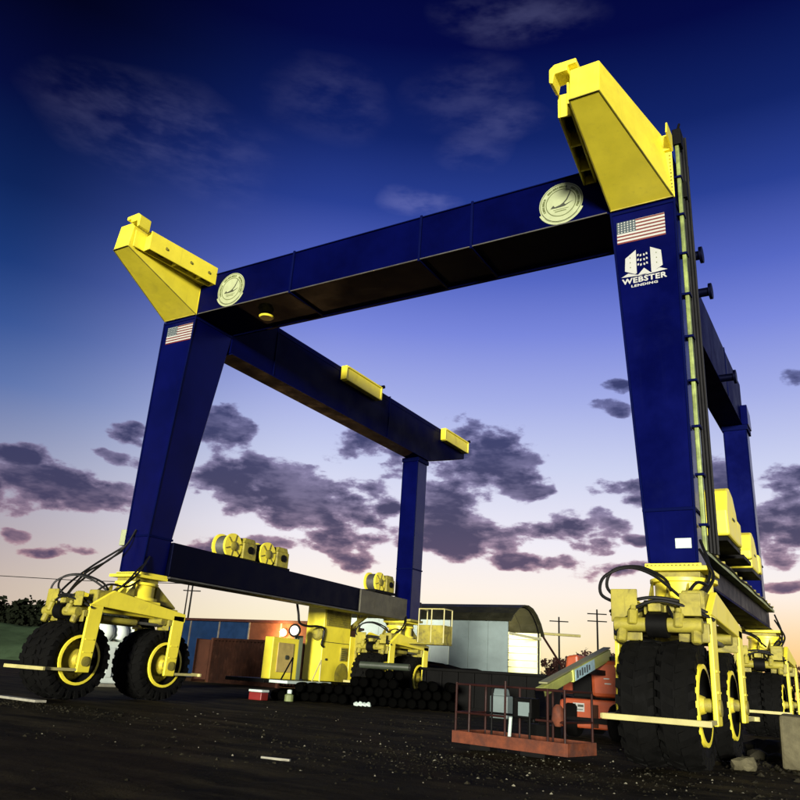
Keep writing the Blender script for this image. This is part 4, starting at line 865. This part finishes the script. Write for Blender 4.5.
# loose gravel
oct_ = [((1,0,0),(0,1,0),(-1,0,0),(0,-1,0),(0,0,1),(0,0,-1)),((0,1,4),(1,2,4),(2,3,4),(3,0,4),(1,0,5),(2,1,5),(3,2,5),(0,3,5))]
b = MB(); gr = random.Random(3)
def stone(x, y, s):
    a = gr.uniform(0,6.28); ca, sa = math.cos(a), math.sin(a); sx, sy, sz = s*gr.uniform(.7,1.4), s*gr.uniform(.6,1.1), s*gr.uniform(.4,.8); z0 = gz(x,y)+sz*.25; k = len(b.v)
    for p in oct_[0]:
        j = gr.uniform(.75,1.25); b.v.append(Vector((x+(p[0]*sx*ca-p[1]*sy*sa)*j, y+(p[0]*sx*sa+p[1]*sy*ca)*j, z0+p[2]*sz*j)))
    b.f += [tuple(i+k for i in f) for f in oct_[1]]
for i in range(9000):
    x = gr.uniform(-14,1.5); y = gr.uniform(5,24)
    if noise.noise((x*.5,y*.5,4)) < gr.uniform(-.25,.5): continue
    stone(x, y, min(.040, .006/gr.uniform(.12,1)**.9))
for i in range(2200):
    x = gr.gauss(-5.2,1.8); y = gr.gauss(11.6,1.0); stone(x, y, min(.035, .006/gr.uniform(.14,1)**.9))
for i in range(1200):
    x = gr.gauss(-17.2,2.6); y = gr.gauss(12.0,.5); stone(x, y, min(.045, .008/gr.uniform(.14,1)**.9))
for i in range(700):
    x = gr.gauss(-2.0,.6); y = gr.gauss(18.6,1.6); stone(x, y, min(.10, .014/gr.uniform(.14,1)**.9))
tag(b.build('gravel', ROCK), 'loose dark gravel scattered over the dirt yard', 'gravel', kind='stuff')
b = MB()
for i in range(150):
    x = gr.gauss(-4.4,2.4); y = gr.gauss(12.2,1.6); stone(x, y, gr.uniform(.010,.026))
for i in range(60): stone(gr.uniform(-16,0), gr.uniform(8,20), gr.uniform(.010,.024))
tag(b.build('pale_gravel', mat('pale_chip',(.20,.19,.13),.9,var=.4)), 'pale stone chips strewn over the dirt before the basket', 'gravel', kind='stuff')

# ------------------------------------------------------------------ far growth on the horizon
def tree(x, y, h, w, label, seed):
    T = thing('tree', (x,y,0), label, 'tree', 'far trees on the horizon'); rr = random.Random(seed)
    q = MB(); q.lathe((x,y,-.2),(.05,0,1),[(.18,0),(.12,h*.5),(.03,h*.9)],7)
    for k in range(5):
        a = k*1.3+seed; q.tube((x,y,h*(.35+.08*k)),(x+w*.6*math.cos(a),y+w*.6*math.sin(a),h*(.55+.08*k)),.04,5)
    q.build('trunk', BLK, T)
    q = MB()
    for k in range(6): leafy(q,(x+rr.uniform(-.6,.6)*w,y+rr.uniform(-.5,.5)*w,h*rr.uniform(.5,.9)),w*.45,w*.45,h*.17,90,.22,rr)
    q.build('crown', TREE, T)
for i,(x,y,h,w,lb) in enumerate(((-33.6,92,4.4,2.4,'low far tree just right of the shed'),(-31.2,95,4.9,2.4,'second low far tree right of the shed'),(-28.6,90,5.6,2.0,'taller far tree above the orange lift'),(-26.6,92,5.2,2.2,'far tree partly behind the right front wheels'),(-9.0,96,4.6,3.0,'far tree beside the right rear wheels'),(-5.6,90,5.0,3.4,'far tree at the right edge of the horizon'),(-39.0,100,4.2,2.4,'far tree rising behind the shed'))):
    tree(x,y,h,w,lb,i+2)
